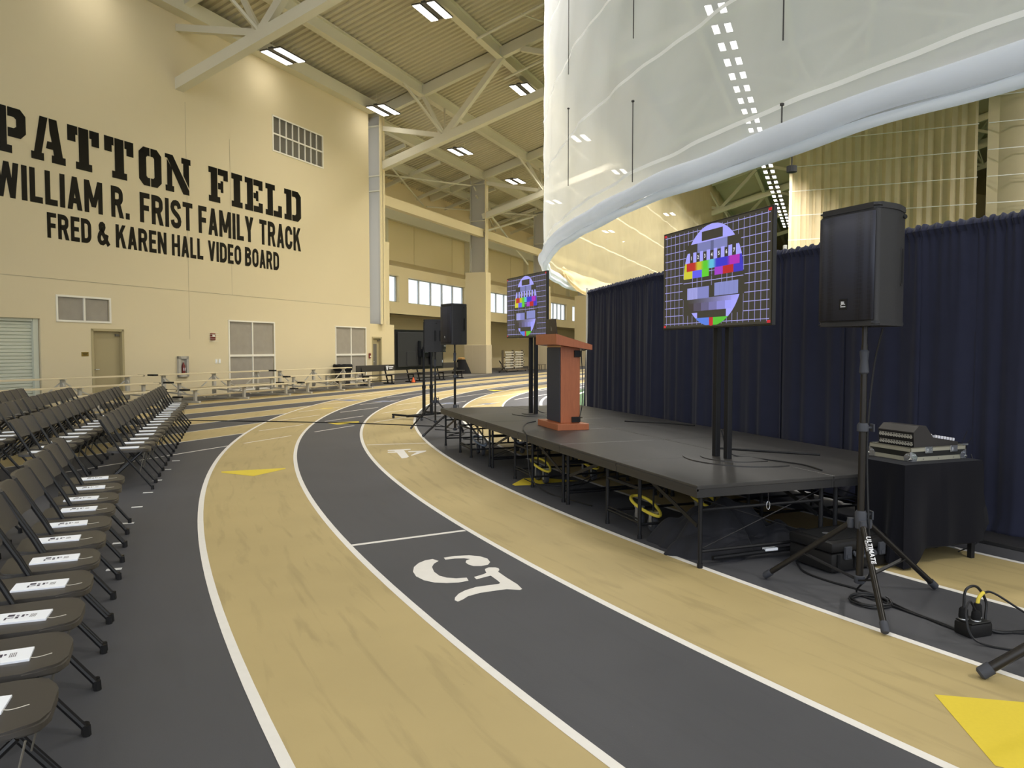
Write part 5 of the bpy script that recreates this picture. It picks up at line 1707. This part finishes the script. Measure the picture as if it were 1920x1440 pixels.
stand('thin black tripod stand under the lower loudspeaker, by the rolling screen', Vector((-1.53, 14.75, 0)), R(215), 1.52, 0.55, 0.5, None, 0.85)
speaker('lower black loudspeaker in front of the rolling screen, its two slots showing', Vector((-1.53, 14.75, 1.515)), R(171), 1)
CH = [('CHANNEL AUDIO', 0.018, 0.0, 0.30), ('PRO SOUND', 0.010, -0.012, 0.33)]
stand('black stand of which only one leg reaches in beside the yellow arrow', Vector((2.865, 3.345, 0)), math.atan2(0.135, -0.635), 1.7, 0.64, 0.42, (0, 1, -0.9, -1, CH[:1]), 1.3)

# ================================================================== LECTERN WITH LAPTOP
# local +x faces the audience, local y runs along the stage front
LA = math.atan2(-0.30, -0.954)
LC = Vector((0.625, 9.12, STAGE_H))
lec = thing('lectern', 'reddish wooden lectern with a navy front panel on a wide foot', 'lectern', LC, LA)
b = MB(); b.box(-0.20, 0.20, -0.355, 0.355, 0.0, 0.075, 0.004); b.build('foot', M['wood'], lec)
b = MB(); b.box(-0.13, 0.115, -0.235, 0.235, 0.075, 1.04, 0.004); b.build('column', M['wood'], lec)
b = MB(); b.box(0.115, 0.119, -0.235, 0.235, 0.99, 1.04); b.build('edge_strip', M['wood_gold'], lec)
b = MB(); b.box(0.116, 0.126, -0.222, 0.222, 0.085, 0.985, 0.002); b.build('front_panel', M['navy_panel'], lec)
b = MB()      # sloping reading top: deep block, high towards the audience
pf = [(0.225, 1.02), (0.225, 1.145), (-0.235, 1.015), (-0.235, 0.955)]
b.prism([(p[0], p[1]) for p in pf], -0.36, 0.36, PX @ Matrix.Identity(4))
b.build('top', M['wood'], lec)
b = MB(); b.box(-0.13, -0.05, 0.235, 0.262, 0.87, 0.95, 0.003); b.build('connector_plate', M['black'], lec)
b = MB(); b.box(-0.13, -0.02, 0.235, 0.26, 0.085, 0.15, 0.003); b.build('connector_plate', M['black'], lec)
b = MB(); b.tube(smooth_path([(-0.20, 0.28, 0.96), (-0.16, 0.285, 0.95), (-0.13, 0.275, 0.92), (-0.15, 0.27, 0.6), (-0.145, 0.27, 0.3), (-0.11, 0.262, 0.12)], 6), 0.006, 6); b.build('hanging_cord', M['cable'], lec)
# laptop standing open on the top
b = MB()
lp = thing('laptop', 'open dark laptop with a small pale mark on its lid, on the lectern', 'laptop', LC + Vector((0.09 * math.cos(LA), 0.09 * math.sin(LA), 1.081)), LA)
sl = Matrix.Translation((0.04, -0.01, 0.015)) @ Matrix.Rotation(-math.atan2(0.13, 0.46), 4, 'Y')
b = MB(); b.box(-0.24, 0.0, -0.17, 0.17, 0.0, 0.016, 0.003, T=sl); b.build('keyboard_base', M['laptop'], lp)
ld = sl @ Matrix.Rotation(R(22), 4, 'Y')
b = MB(); b.box(-0.004, 0.006, -0.17, 0.17, 0.012, 0.235, 0.003, T=ld); lid = b.build('lid', M['laptop'], lp)
b = MB()
for (y0, z0, y1, z1) in ((-0.018, 0.09, -0.006, 0.15), (-0.004, 0.10, 0.006, 0.14), (0.006, 0.09, 0.018, 0.13)):
    b.quad(ld @ Vector((0.0066, y0, z0)), ld @ Vector((0.0066, y0 + 0.006, z0)), ld @ Vector((0.0066, y1 + 0.004, z1)), ld @ Vector((0.0066, y1, z1)))
b.build('lid_mark', M['zinc'], lid)

# ================================================================== PIPE AND DRAPE
DP = [Vector(p + (0,)) for p in ((1.47, 14.35), (2.09, 11.17), (3.06, 8.55), (3.74, 6.84), (4.19, 6.07), (5.1, 4.55))]
def on_drape(u):
    """u runs 0..5 along the corner points"""
    i = min(int(u), 4); f = u - i
    return DP[i] * (1 - f) + DP[i + 1] * f
DZ = 2.70
def drape(label, u0, u1, seed, flare0=0.0, flare1=0.0):
    r = thing('stage_drape', label, 'drape', (0, 0, 0), 0, 'dark drapes behind the stage')
    rnd = random.Random(seed)
    u1 = min(5, u1 + 0.03)
    L = sum((on_drape(u0 + (u1 - u0) * (i + 1) / 20) - on_drape(u0 + (u1 - u0) * i / 20)).length for i in range(20))
    n = int(L / 0.016)
    ph = [rnd.uniform(0, 6.28) for _ in range(6)]
    fr = [rnd.uniform(16, 21), rnd.uniform(31, 40), rnd.uniform(7, 10), rnd.uniform(60, 75)]
    def wave(x, z):
        k = (DZ - z) / DZ
        a = 0.018 * math.sin(fr[0] * x + ph[0] + 0.5 * math.sin(1.3 * x + k * 1.5)) + 0.008 * math.sin(fr[1] * x + ph[1] + k) + 0.022 * math.sin(fr[2] * x + ph[2])
        return a * (0.45 + 0.75 * k) + 0.010 * math.sin(fr[3] * x + ph[3]) * max(0, 1 - k * 3)
    rows = []
    zs = [DZ, DZ - 0.05, DZ - 0.10, DZ - 0.16, DZ - 0.35, DZ - 0.7, DZ - 1.1, DZ - 1.5, DZ - 1.9, DZ - 2.3, 0.18, 0.06, 0.02]
    for z in zs:
        row = []
        for i in range(n + 1):
            u = u0 + (u1 - u0) * i / n
            p = on_drape(u)
            t = (on_drape(min(5, u + 0.02)) - on_drape(max(0, u - 0.02))).normalized()
            nn = Vector((-t.y, t.x, 0))           # faces the hall
            if nn.x > 0: nn = -nn
            k = (DZ - z) / DZ
            x = L * i / n
            off = wave(x, z)
            if z > DZ - 0.12: off = off * 0.35 + 0.012 * math.sin(95 * x + ph[4]) + (0.03 if abs(z - (DZ - 0.05)) < 0.02 else 0)
            if z < 0.1: off += 0.06 + 0.03 * math.sin(9 * x)
            sh = (flare0 * (1 - i / n) ** 2 + flare1 * (i / n) ** 2) * k
            row.append(p + nn * off + t * sh + Vector((0, 0, z + (0.012 * math.sin(60 * x + ph[5]) if z == DZ else 0))))
        rows.append(row)
    b = MB(); b.sheet(rows)
    b.build('fabric', M['drape'], r, smooth=True, thick=0.006)
    return r
DR = [('dark drape panel with the loose edge, behind the lectern', 0.0, 0.5, -0.35, 0), ('dark drape panel between the lectern and the lit screen', 0.5, 1.02, 0, 0), ('dark drape panel partly hidden by the large lit screen', 1.02, 1.52, 0, 0),
      ('dark drape panel just past the lit screen, in its shadow', 1.52, 2.0, 0, 0), ('dark drape panel starting at the white clip beside the lit screen', 2.0, 2.5, 0, 0), ('dark drape panel directly behind the big loudspeaker', 2.5, 3.0, 0, 0),
      ('dark drape panel on the table side of the big loudspeaker', 3.0, 3.55, 0, 0), ('last dark drape panel, bunched on the floor past the table', 3.55, 4.25, 0, 0), ('dark drape panel at the end of the run by the stand leg', 4.25, 5.0, 0, 0)]
for i, (l, a, c, f0, f1) in enumerate(DR):
    drape(l, a, c, 30 + i, f0, f1)
b = thing('drape_pole', 'thin white clip and pole joint on top of the drapes beside the lit screen', 'drape pole', DP[2] + Vector((0.10, 0.05, 0)), 0)
m_ = MB(); m_.tube([(0, 0, 0.0), (0, 0, DZ + 0.02)], 0.02, 8); m_.build('upright', M['zinc'], b)
m_ = MB(); m_.box(-0.035, 0.0, -0.02, 0.02, DZ - 0.02, DZ + 0.07, 0.004); m_.build('clip', M['white_frame'], b)
b = thing('drape_pole', 'white pole end at the loose edge of the drapes', 'drape pole', DP[0], 0)
m_ = MB(); m_.tube([(-0.02, 0, 0.0), (-0.02, 0, DZ + 0.05)], 0.022, 8); m_.build('upright', M['white_frame'], b)
b = thing('steel_plate', 'flat dark steel base plate at the foot of the last drapes', 'base plate', on_drape(3.6) + Vector((-0.12, -0.1, 0)), math.atan2(-0.77, 0.45))
m_ = MB(); m_.box(-0.1, 1.5, -0.24, 0.2, 0.0, 0.035, 0.006); m_.build('plate', M['stage_edge'], b)
m_ = MB(); m_.lathe([(0.012, 0.035), (0.012, 0.05)], (0.62, -0.17, 0), 8); m_.build('bolt', M['zinc'], b)

# ================================================================== TABLE WITH MIXER
TB = Vector((2.785, 5.30, 0)) - SE * 0.05
TA = math.atan2(SP.y, SP.x)                  # local x to the back of the stage, local y away along it
tab = thing('folding_table', 'small table hidden under a black cloth beside the stage', 'table', TB, TA)
b = MB(); b.box(0.01, 0.75, 0.01, 0.38, 0.715, 0.74); b.build('table_top', M['black_matte'], tab)
for x in (0.06, 0.72):
    for y in (0.04, 0.35):
        b = MB(); b.bar((x, y, 0), (x, y, 0.715), 0.035, 0.035); b.build('leg', M['stage_steel'], tab)
b = MB(); b.bar((0.06, 0.04, 0.13), (0.72, 0.04, 0.13), 0.025, 0.03); b.build('stretcher', M['stage_steel'], tab)
cl = thing('tablecloth', 'black cloth draped over the small table under the mixer, one corner touching the floor', 'tablecloth', TB, TA)
b = MB()
# edge loop of the top, then hanging skirt with folds at the corners
loop = []
def edge(x0, y0, x1, y1, n): return [(x0 + (x1 - x0) * i / n, y0 + (y1 - y0) * i / n) for i in range(n)]
loop = edge(0, 0, 0.76, 0, 30) + edge(0.76, 0, 0.76, 0.39, 20) + edge(0.76, 0.39, 0, 0.39, 30) + edge(0, 0.39, 0, 0, 20)
rows = []
N_ = len(loop)
for j in range(13):
    k = j / 12
    row = []
    for i in range(N_ + 1):
        x, y = loop[i % N_]
        cx, cy = 0.38, 0.195
        ccx, ccy = (0 if x < cx else 0.76), (0 if y < cy else 0.39)
        dc = math.hypot(x - ccx, y - ccy)
        corner = max(0, 1 - dc / 0.22)
        # drop: front panel stops 0.13 above the floor, the corners fall longer and swing outwards
        drop = 0.60
        out = 0.02 * k + 0.012 * math.sin(i * 0.55) * k
        if ccx == 0 and ccy == 0: drop += 0.13 * corner; out += 0.05 * corner * k
        elif ccx > 0: drop -= 0.0 * corner; out += 0.10 * corner * k if y > 0.02 else 0.01
        if y >= 0.02 and x > 0.7: drop = 0.42 - 0.1 * (y / 0.39) + 0.1 * corner; out += 0.16 * k * math.sin(PI * min(1, y / 0.39))
        nx = (-1 if x < 0.001 else 1 if x > 0.759 else 0); ny = (-1 if y < 0.001 else 1 if y > 0.389 else 0)
        ln = math.hypot(nx, ny) or 1
        if x < 0.001 and y < 0.35 and y > 0.02:
            out += 0.035 * k * math.sin(y * 30)
        z = 0.746 - 0.004 * k - drop * k
        px, py = x + nx / ln * out, y + ny / ln * out
        if j == 0: px, py, z = x, y, 0.746
        row.append((px, py, max(0.006, z)))
    rows.append(row)
b.sheet(rows)
b.poly([(p[0], p[1], 0.746) for p in loop])
bmesh.ops.remove_doubles(b.bm, verts=b.bm.verts[:], dist=0.0008)
b.build('fabric', M['cloth'], cl, smooth=True)

# road case (lower half, lid off) and the mixer lying in it
CS = Vector((2.93, 5.415, 0.748)); CW, CD, CH_ = 0.545, 0.385, 0.10
case = thing('road_case', 'black road case tray with silver edges and corners, on the clothed table', 'road case', CS, TA)
b = MB(); b.box(0.004, CW - 0.004, 0.004, CD - 0.004, 0.004, 0.012); b.box(0.004, CW - 0.004, 0.004, 0.012, 0.004, CH_ - 0.004); b.box(0.004, CW - 0.004, CD - 0.012, CD - 0.004, 0.004, CH_ - 0.004)
b.box(0.004, 0.012, 0.004, CD - 0.004, 0.004, CH_ - 0.004); b.box(CW - 0.012, CW - 0.004, 0.004, CD - 0.004, 0.004, CH_ - 0.004)
b.build('panel', M['case_black'], case)
b = MB()
for z0, z1 in ((0.0, 0.03), (CH_ - 0.03, CH_)):
    b.box(0, CW, 0, 0.006, z0, z1); b.box(0, CW, CD - 0.006, CD, z0, z1); b.box(0, 0.006, 0, CD, z0, z1); b.box(CW - 0.006, CW, 0, CD, z0, z1)
b.box(0, CW, 0, 0.016, CH_ - 0.006, CH_); b.box(0, CW, CD - 0.016, CD, CH_ - 0.006, CH_); b.box(0, 0.016, 0, CD, CH_ - 0.006, CH_); b.box(CW - 0.016, CW, 0, CD, CH_ - 0.006, CH_)
b.build('edge_trim', M['case_trim'], case)
for (x, y) in ((0, 0), (CW, 0), (0, CD), (CW, CD)):
    sx, sy = (1 if x == 0 else -1), (1 if y == 0 else -1)
    b = MB()
    b.prism([(0, 0), (0.05, 0), (0.06, 0.03), (0.04, 0.055), (0, 0.07)], -0.003, 0.003, basis(Vector((x, y - 0.003 * sy, 0.0)), (sx, 0, 0), (0, 0, 1), (0, sy, 0)))
    b.prism([(0, 0), (0.05, 0), (0.06, 0.03), (0.04, 0.055), (0, 0.07)], -0.003, 0.003, basis(Vector((x - 0.003 * sx, y, 0.0)), (0, sy, 0), (0, 0, 1), (sx, 0, 0)))
    b.lathe([(0.0, -0.017), (0.017, 0), (0.0, 0.017)], (x, y, 0.017), 10)
    for q in (0.018, 0.04):
        b.lathe([(0.004, -0.006), (0.003, 0.006)], (x + sx * q, y - sy * 0.004, 0.045), 8, 'y')
        b.lathe([(0.004, -0.006), (0.003, 0.006)], (x - sx * 0.004, y + sy * q, 0.045), 8, 'x')
    b.build('ball_corner', M['chrome'], case)
for x in (0.17, 0.42):
    b = MB(); b.box(x - 0.035, x + 0.035, -0.008, 0, 0.055, CH_ + 0.004, 0.002); b.box(x - 0.018, x + 0.018, -0.014, -0.006, 0.062, 0.088, 0.002); b.build('latch', M['chrome'], case)
b = MB()
for k in range(3):
    b.lathe([(0.004, -0.004), (0.002, 0.002)], (0.12 + k * 0.15, -0.001, 0.014), 8, 'y')
b.build('rivet', M['chrome'], case)

mx = thing('audio_mixer', 'dark audio mixer with rows of round sockets on its raised back', 'mixer', CS + Vector((0, 0, 0.05)), TA)
# the raised back with the sockets faces -x (the stage); the fader board slopes down to +x
b = MB()
side = [(0.07, -0.034), (0.50, -0.034), (0.50, 0.075), (0.25, 0.115), (0.175, 0.205), (0.105, 0.205), (0.055, 0.16)]
b.prism(side, 0.03, 0.355, PX @ Matrix.Scale(-1, 4, (0, 0, 1)))
b.build('body', M['mixer'], mx)
b = MB(); fb = MB()
# sockets on the sloping back face between (0.055,.16)..(0.07,0.03): use a panel a hair proud of it
o0, o1 = Vector((0.0555, 0, 0.155)), Vector((0.068, 0, 0.03))
pd = (o1 - o0)
nrm = Vector((pd.z, 0, -pd.x)).normalized()
if nrm.x > 0: nrm = -nrm
fb.prism([(0.035, 0.002), (0.35, 0.002), (0.35, 0.123), (0.035, 0.123)], 0.0, 0.003, basis(o0, (0, 1, 0), pd.normalized(), nrm))
pan = fb.build('socket_panel', M['black'], mx)
for rr in range(2):
    for k in range(12):
        c = o0 + pd.normalized() * (0.032 + 0.055 * rr) + Vector((0, 0.052 + 0.0255 * k, 0)) + nrm * 0.004
        Tm = basis(c, (0, 1, 0), pd.normalized(), nrm)
        ring_ = MB(Tm); ring_.lathe([(0.0078, 0.0), (0.0115, 0.0), (0.0115, 0.004), (0.0078, 0.004), (0.0078, 0.0)], (0, 0, 0), 12)
        ring_.box(-0.010, 0.010, -0.0180, -0.0145, 0.0, 0.0015)
        ring_.build('socket', M['steel_grey'], pan)
b = MB()
Tm = basis(Vector((0.25, 0, 0.115)), Vector((0.25, 0, -0.04)).normalized(), (0, 1, 0), Vector((0.04, 0, 0.25)).normalized())
for k in range(9):
    y = 0.06 + k * 0.033
    b.box(0.03 + 0.05 * ((k * 7) % 3), 0.05 + 0.05 * ((k * 7) % 3), y - 0.007, y + 0.007, 0.0, 0.018, 0.003, T=Tm)
b.build('fader', M['fader'], mx)
for k in range(7):
    b = MB(); b.box(0.03 + 0.03 * k, 0.047 + 0.03 * k, 0.036, 0.05, 0.0, 0.022, 0.003, T=Tm); b.build('fader', M['fader'], mx)
b = MB()
for k in range(2):
    c = Tm @ Vector((0.018, 0.08 + 0.05 * k, 0.0))
    b.lathe([(0.017, 0.0), (0.018, 0.02), (0.012, 0.026)], tuple(c), 14)
b.build('knob', M['fader'], mx, smooth=True)
b = MB(); b.box(0.19, 0.2, 0.33, 0.35, 0.001, 0.006, T=Tm); b.build('screen_light', M['blue_led'], mx)

# wireless receiver box with aerials behind the case
rx = thing('receiver_rack', 'small black rack with two thin aerials behind the road case', 'receiver', CS + Vector((0, 0, 0.0)) + SP * 0.56 + SE * 0.12 + Vector((0, 0, 0.0)), TA)
b = MB(); b.box(0.0, 0.15, 0.0, 0.22, 0.0, 0.09, 0.003); b.build('housing', M['black'], rx)
b = MB()
b.tube([(0.12, 0.02, 0.09), (0.15, 0.0, 0.19)], 0.003, 6); b.tube([(0.14, 0.02, 0.05), (0.18, -0.02, 0.14)], 0.003, 6); b.build('aerial', M['stage_steel'], rx)
b = MB(); b.bar((0.0, -0.006, 0.085), (0.15, -0.006, 0.085), 0.01, 0.012); b.lathe([(0.008, -0.01), (0.008, 0.0)], (0.11, -0.001, 0.055), 8, 'y'); b.lathe([(0.008, -0.01), (0.008, 0.0)], (0.11, -0.001, 0.03), 8, 'y'); b.build('connector', M['zinc'], rx)
b = MB(); b.box(0.005, 0.016, -0.004, 0, 0.004, 0.014); b.build('status_light', M['red_led'], rx)
pp = thing('power_adapter', 'small pale adapter hanging on its lead behind the clothed table', 'adapter', CS + SP * 0.665 + SE * 0.02 + Vector((0, 0, -0.14)), TA)
b = MB(); b.box(-0.025, 0.02, -0.02, 0.02, 0.0, 0.08, 0.004); b.build('brick', M['zinc'], pp)
b = MB(); b.tube([(0, 0, 0.08), (-0.01, 0.02, 0.16)], 0.004, 6); b.build('lead', M['cable'], pp)

# hard case lying between stand and stage
hc = thing('hard_case', 'black moulded hard case with latches on the floor under the tripod stand', 'hard case', Vector((2.42, 5.40, 0)), math.atan2(0.40, 0.91))
b = MB(); b.box(-0.30, 0.30, -0.20, 0.20, 0.012, 0.145, 0.018); b.build('case_body', M['black'], hc, smooth=True)
b = MB(); b.box(-0.305, 0.305, -0.205, 0.205, 0.150, 0.225, 0.02); b.build('lid', M['black'], hc, smooth=True)
for x in (-0.16, 0.02, 0.17):
    b = MB(); b.box(x - 0.03, x + 0.03, -0.222, -0.20, 0.10, 0.19, 0.004); b.box(x - 0.02, x + 0.02, -0.228, -0.22, 0.11, 0.135, 0.003); b.build('latch', M['rubber'], hc)
b = MB()
for x in (-0.24, -0.08, 0.1, 0.24):
    b.box(x - 0.012, x + 0.012, -0.212, -0.2, 0.03, 0.14, 0.003)
b.box(-0.26, 0.26, -0.15, 0.15, 0.225, 0.229, 0.002)
b.build('rib', M['black_matte'], hc)
b = MB(); b.tube(smooth_path([(-0.1, -0.205, 0.145), (-0.09, -0.24, 0.12), (0.07, -0.24, 0.12), (0.08, -0.205, 0.145)], 5), 0.012, 8); b.build('handle', M['rubber'], hc)
for x in (-0.27, 0.27):
    b = MB(); b.lathe([(0.03, -0.02), (0.035, 0), (0.03, 0.02)], (x, 0.16, 0.036), 12, 'x'); b.build('wheel', M['rubber'], hc)
b = MB(); b.lathe([(0.0, 0.229), (0.03, 0.2295), (0.03, 0.230), (0.0, 0.230)], (-0.12, 0.02, 0), 14); b.build('badge', M['zinc'], hc)

# dark fabric heap pushed under the stage
def heap(label, c, rz, lx, ly, h, seed):
    rnd = random.Random(seed)
    r = thing('fabric_heap', label, 'fabric', c, rz)
    b = MB()
    ph = [rnd.uniform(0, 6.3) for _ in range(8)]
    rows = []
    nu, nv = 40, 72
    for j in range(nu + 1):
        rr = j / nu
        row = []
        for i in range(nv + 1):
            a = 2 * PI * i / nv
            e = 1 + 0.16 * math.sin(3 * a + ph[0]) + 0.10 * math.sin(5 * a + ph[1]) + 0.05 * math.sin(11 * a + ph[2])
            x, y = lx * rr * e * math.cos(a), ly * rr * e * math.sin(a)
            f = max(0, 1 - rr ** 2.2)
            z = h * f * (0.8 + 0.25 * math.sin(4.2 * x + ph[3]) * math.cos(5 * y + ph[4]))
            rid = abs(math.sin(9 * x + 3 * y + 1.2 * math.sin(6 * y + ph[5]) + ph[6])) ** 0.6
            z += 0.05 * (rid - 0.6) * min(1, f * 2.5) + 0.02 * math.sin(23 * x - 17 * y) * f
            row.append((x, y, max(0.004 if j < nu else 0.0, z)))
        rows.append(row)
    b.sheet(rows)
    bmesh.ops.remove_doubles(b.bm, verts=b.bm.verts[:], dist=0.0008)
    b.build('fabric', M['bag'], r, smooth=True)
    return r
heap('heap of dark fabric under the stage corner, behind its front leg', Vector((1.62, 5.86, 0)), math.atan2(0.338, 0.941), 0.52, 0.36, 0.38, 3)
heap('lower spread of dark fabric under the stage next to the hard case', Vector((2.1, 5.92, 0)), math.atan2(0.338, 0.941), 0.40, 0.26, 0.2, 5)
tg = thing('fabric_tag', 'white tag strip on the pole lying in the fabric under the stage', 'tag', Vector((1.90, 5.50, 0.0)), math.atan2(0.30, 0.95))
b = MB(); b.tube([(-0.45, 0.0, 0.045), (0.42, 0.0, 0.07)], 0.018, 8); b.build('pole', M['stage_steel'], tg)
b = MB(); b.box(-0.01, 0.10, -0.02, 0.022, 0.063, 0.083, 0.002); b.build('tag_strip', M['paper'], tg)
hk = thing('snap_hook', 'small steel snap hook hanging from the stage edge rail', 'hook', on_stage(0.012, 0.62, 0.545), 0)
b = MB(); b.tube([(0, 0, 0.0), (0, 0, -0.09)], 0.004, 5); b.build('strap', M['stage_steel'], hk)
b = MB(); b.tube([(0.012 * math.cos(2 * PI * i / 14), 0, -0.12 + 0.03 * math.sin(2 * PI * i / 14)) for i in range(14)], 0.003, 6, closed=True); b.build('snap', M['zinc'], hk)

# ================================================================== CABLES AND POWER BOX
def fl(*pts): return [Vector((p[0], p[1], p[2] if len(p) > 2 else 0.008)) for p in pts]
def cable(label, pts, r=0.006, n=8):
    b = MB(); b.tube(smooth_path(pts, n), r, 6)
    return tag(b.build('cable', M['cable'], smooth=True), label, 'cable')
cable('long thin black cable crossing the track from the chairs to the rolling screen', fl((-7.6, 16.35), (-7.09, 16.24), (-5.31, 16.0), (-3.5, 15.66), (-1.86, 15.1), (-1.3, 14.9)), 0.014)
cable('black cable falling over the stage edge from the lectern foot', [on_stage(3.9, 0.32, STAGE_H + 0.09), on_stage(3.95, 0.22, STAGE_H + 0.06), on_stage(3.75, 0.10, STAGE_H + 0.02), on_stage(3.35, -0.012, STAGE_H - 0.02), on_stage(3.25, -0.03, 0.35), on_stage(3.2, 0.0, 0.12), on_stage(2.9, 0.10, 0.01), on_stage(2.2, 0.25, 0.01)], 0.007)
b = MB()
pts = []
cc = Vector((2.225, 4.535, 0))
for i in range(90):
    a = 2 * PI * i / 22
    rr = 0.11 + 0.012 * math.sin(i * 0.37)
    pts.append(cc + Vector((rr * math.cos(a) * 1.0, rr * math.sin(a) * 1.05, 0.008 + 0.004 * (i // 22) + 0.003 * math.sin(i))))
b.tube(pts, 0.0055, 6)
tag(b.build('cable_coil', M['cable'], smooth=True), 'coil of black cable at the foot of the tripod stand', 'cable')
cable('black cable running from the hard case under the stand to the power box', fl((2.09, 5.37), (2.06, 5.15), (2.14, 4.95), (2.30, 4.7), (2.38, 4.36), (2.46, 4.16), (2.49, 4.05)), 0.007)
cable('black cable hanging down the stand pole into the coil', [ST + Vector((0.06, -0.10, 1.70)), ST + Vector((0.045, -0.03, 1.45)), ST + Vector((0.03, 0.0, 1.0)), ST + Vector((0.035, -0.03, 0.5)), ST + Vector((0.04, -0.06, 0.2)), cc + Vector((-0.02, 0.14, 0.02)), cc + Vector((0.08, -0.05, 0.015)), cc + Vector((0.16, -0.22, 0.008)), cc + Vector((0.25, -0.40, 0.008))], 0.006)
cable('pair of black leads from the coil to the power box', fl((2.31, 4.47), (2.4, 4.3), (2.45, 4.15), (2.49, 4.06)), 0.006)
PB = Vector((2.545, 4.03, 0))
pb = thing('power_box', 'black rubber power box with plugs, one of them with a yellow boot', 'power box', PB, R(18))
b = MB(); b.box(-0.075, 0.085, -0.055, 0.055, 0.0, 0.075, 0.012); b.build('box_body', M['black'], pb, smooth=True)
b = MB(); b.box(-0.065, 0.075, -0.052, 0.052, 0.075, 0.082, 0.003); b.build('socket_plate', M['case_black'], pb)
for i, (x, y, h) in enumerate(((-0.045, 0.02, 0.06), (0.0, -0.02, 0.05), (0.05, 0.015, 0.075))):
    b = MB(); b.lathe([(0.021, 0.08), (0.024, 0.10), (0.022, 0.08 + h), (0.014, 0.09 + h)], (x, y, 0), 14); b.build('plug', M['black_matte'], pb, smooth=True)
    b = MB(); b.lathe([(0.023, 0.082), (0.0255, 0.086), (0.023, 0.09)], (x, y, 0), 14); b.build('plug_ring', M['zinc'], pb)
b = MB(); b.tube(smooth_path([(0.05, 0.015, 0.16), (0.058, 0.015, 0.19), (0.078, 0.014, 0.213), (0.092, 0.013, 0.22)], 5), 0.010, 8); b.build('yellow_boot', M['yellow'], pb, smooth=True)['label'] = 'yellow plug boot'
b = MB(); b.tube(smooth_path([(0.09, 0.013, 0.22), (0.16, 0.0, 0.21), (0.3, -0.12, 0.10), (0.45, -0.26, 0.02), (0.75, -0.45, 0.008)], 8), 0.0065, 6); b.build('lead', M['cable'], pb)
b = MB(); b.tube(smooth_path([(-0.045, 0.02, 0.14), (-0.02, 0.03, 0.24), (0.06, 0.03, 0.25), (0.12, 0.02, 0.16), (0.10, 0.0, 0.06), (0.16, -0.04, 0.01), (0.6, -0.25, 0.008)], 8), 0.0075, 6); b.build('lead', M['cable'], pb)
b = MB(); b.tube(smooth_path([(0.0, -0.02, 0.13), (-0.06, -0.03, 0.20), (-0.12, -0.06, 0.14), (-0.11, -0.12, 0.02), (0.05, -0.28, 0.008), (0.45, -0.42, 0.008)], 8), 0.006, 6); b.build('lead', M['cable'], pb)
b = MB(); b.tube(smooth_path([(0.085, 0.0, 0.03), (0.15, -0.05, 0.01), (0.35, -0.1, 0.008), (0.7, -0.3, 0.008)], 8), 0.009, 6); b.build('lead', M['cable'], pb)
cable('tangle of thin black cable under the stands beyond the stage', fl((-1.5, 14.4), (-1.2, 14.2), (-1.25, 13.9), (-0.9, 13.8), (-0.95, 13.4), (-1.15, 13.5), (-0.8, 13.9), (-0.6, 13.3), (-0.85, 12.9), (-0.5, 12.8)), 0.01)
cable('loop of thin cable hanging behind the clothed table', [CS + SP * 0.63 + SE * 0.1 + Vector((0, 0, -0.3)), CS + SP * 0.75 + SE * 0.02 + Vector((0, 0, -0.33)), CS + SP * 0.80 + SE * 0.0 + Vector((0, 0, -0.5)), CS + SP * 0.70 + SE * 0.0 + Vector((0, 0, -0.66)), CS + SP * 0.56 + SE * 0.05 + Vector((0, 0, -0.735))], 0.005)
cable('thin loose cable on the stage deck at the foot of the drapes', [on_stage(4.3, 1.75, STAGE_H + 0.008), on_stage(3.9, 2.1, STAGE_H + 0.008), on_stage(3.5, 2.3, STAGE_H + 0.008)], 0.012)
cable('thin loose cable on the stage deck behind the large screen', [on_stage(1.6, 1.3, STAGE_H + 0.008), on_stage(1.3, 1.55, STAGE_H + 0.008), on_stage(0.9, 1.9, STAGE_H + 0.008)], 0.012)
cable('short thin cable on the floor under the middle stage platform', fl((0.15, 8.9), (0.3, 8.55), (0.6, 8.45), (0.85, 8.6), (0.95, 8.9)), 0.006)
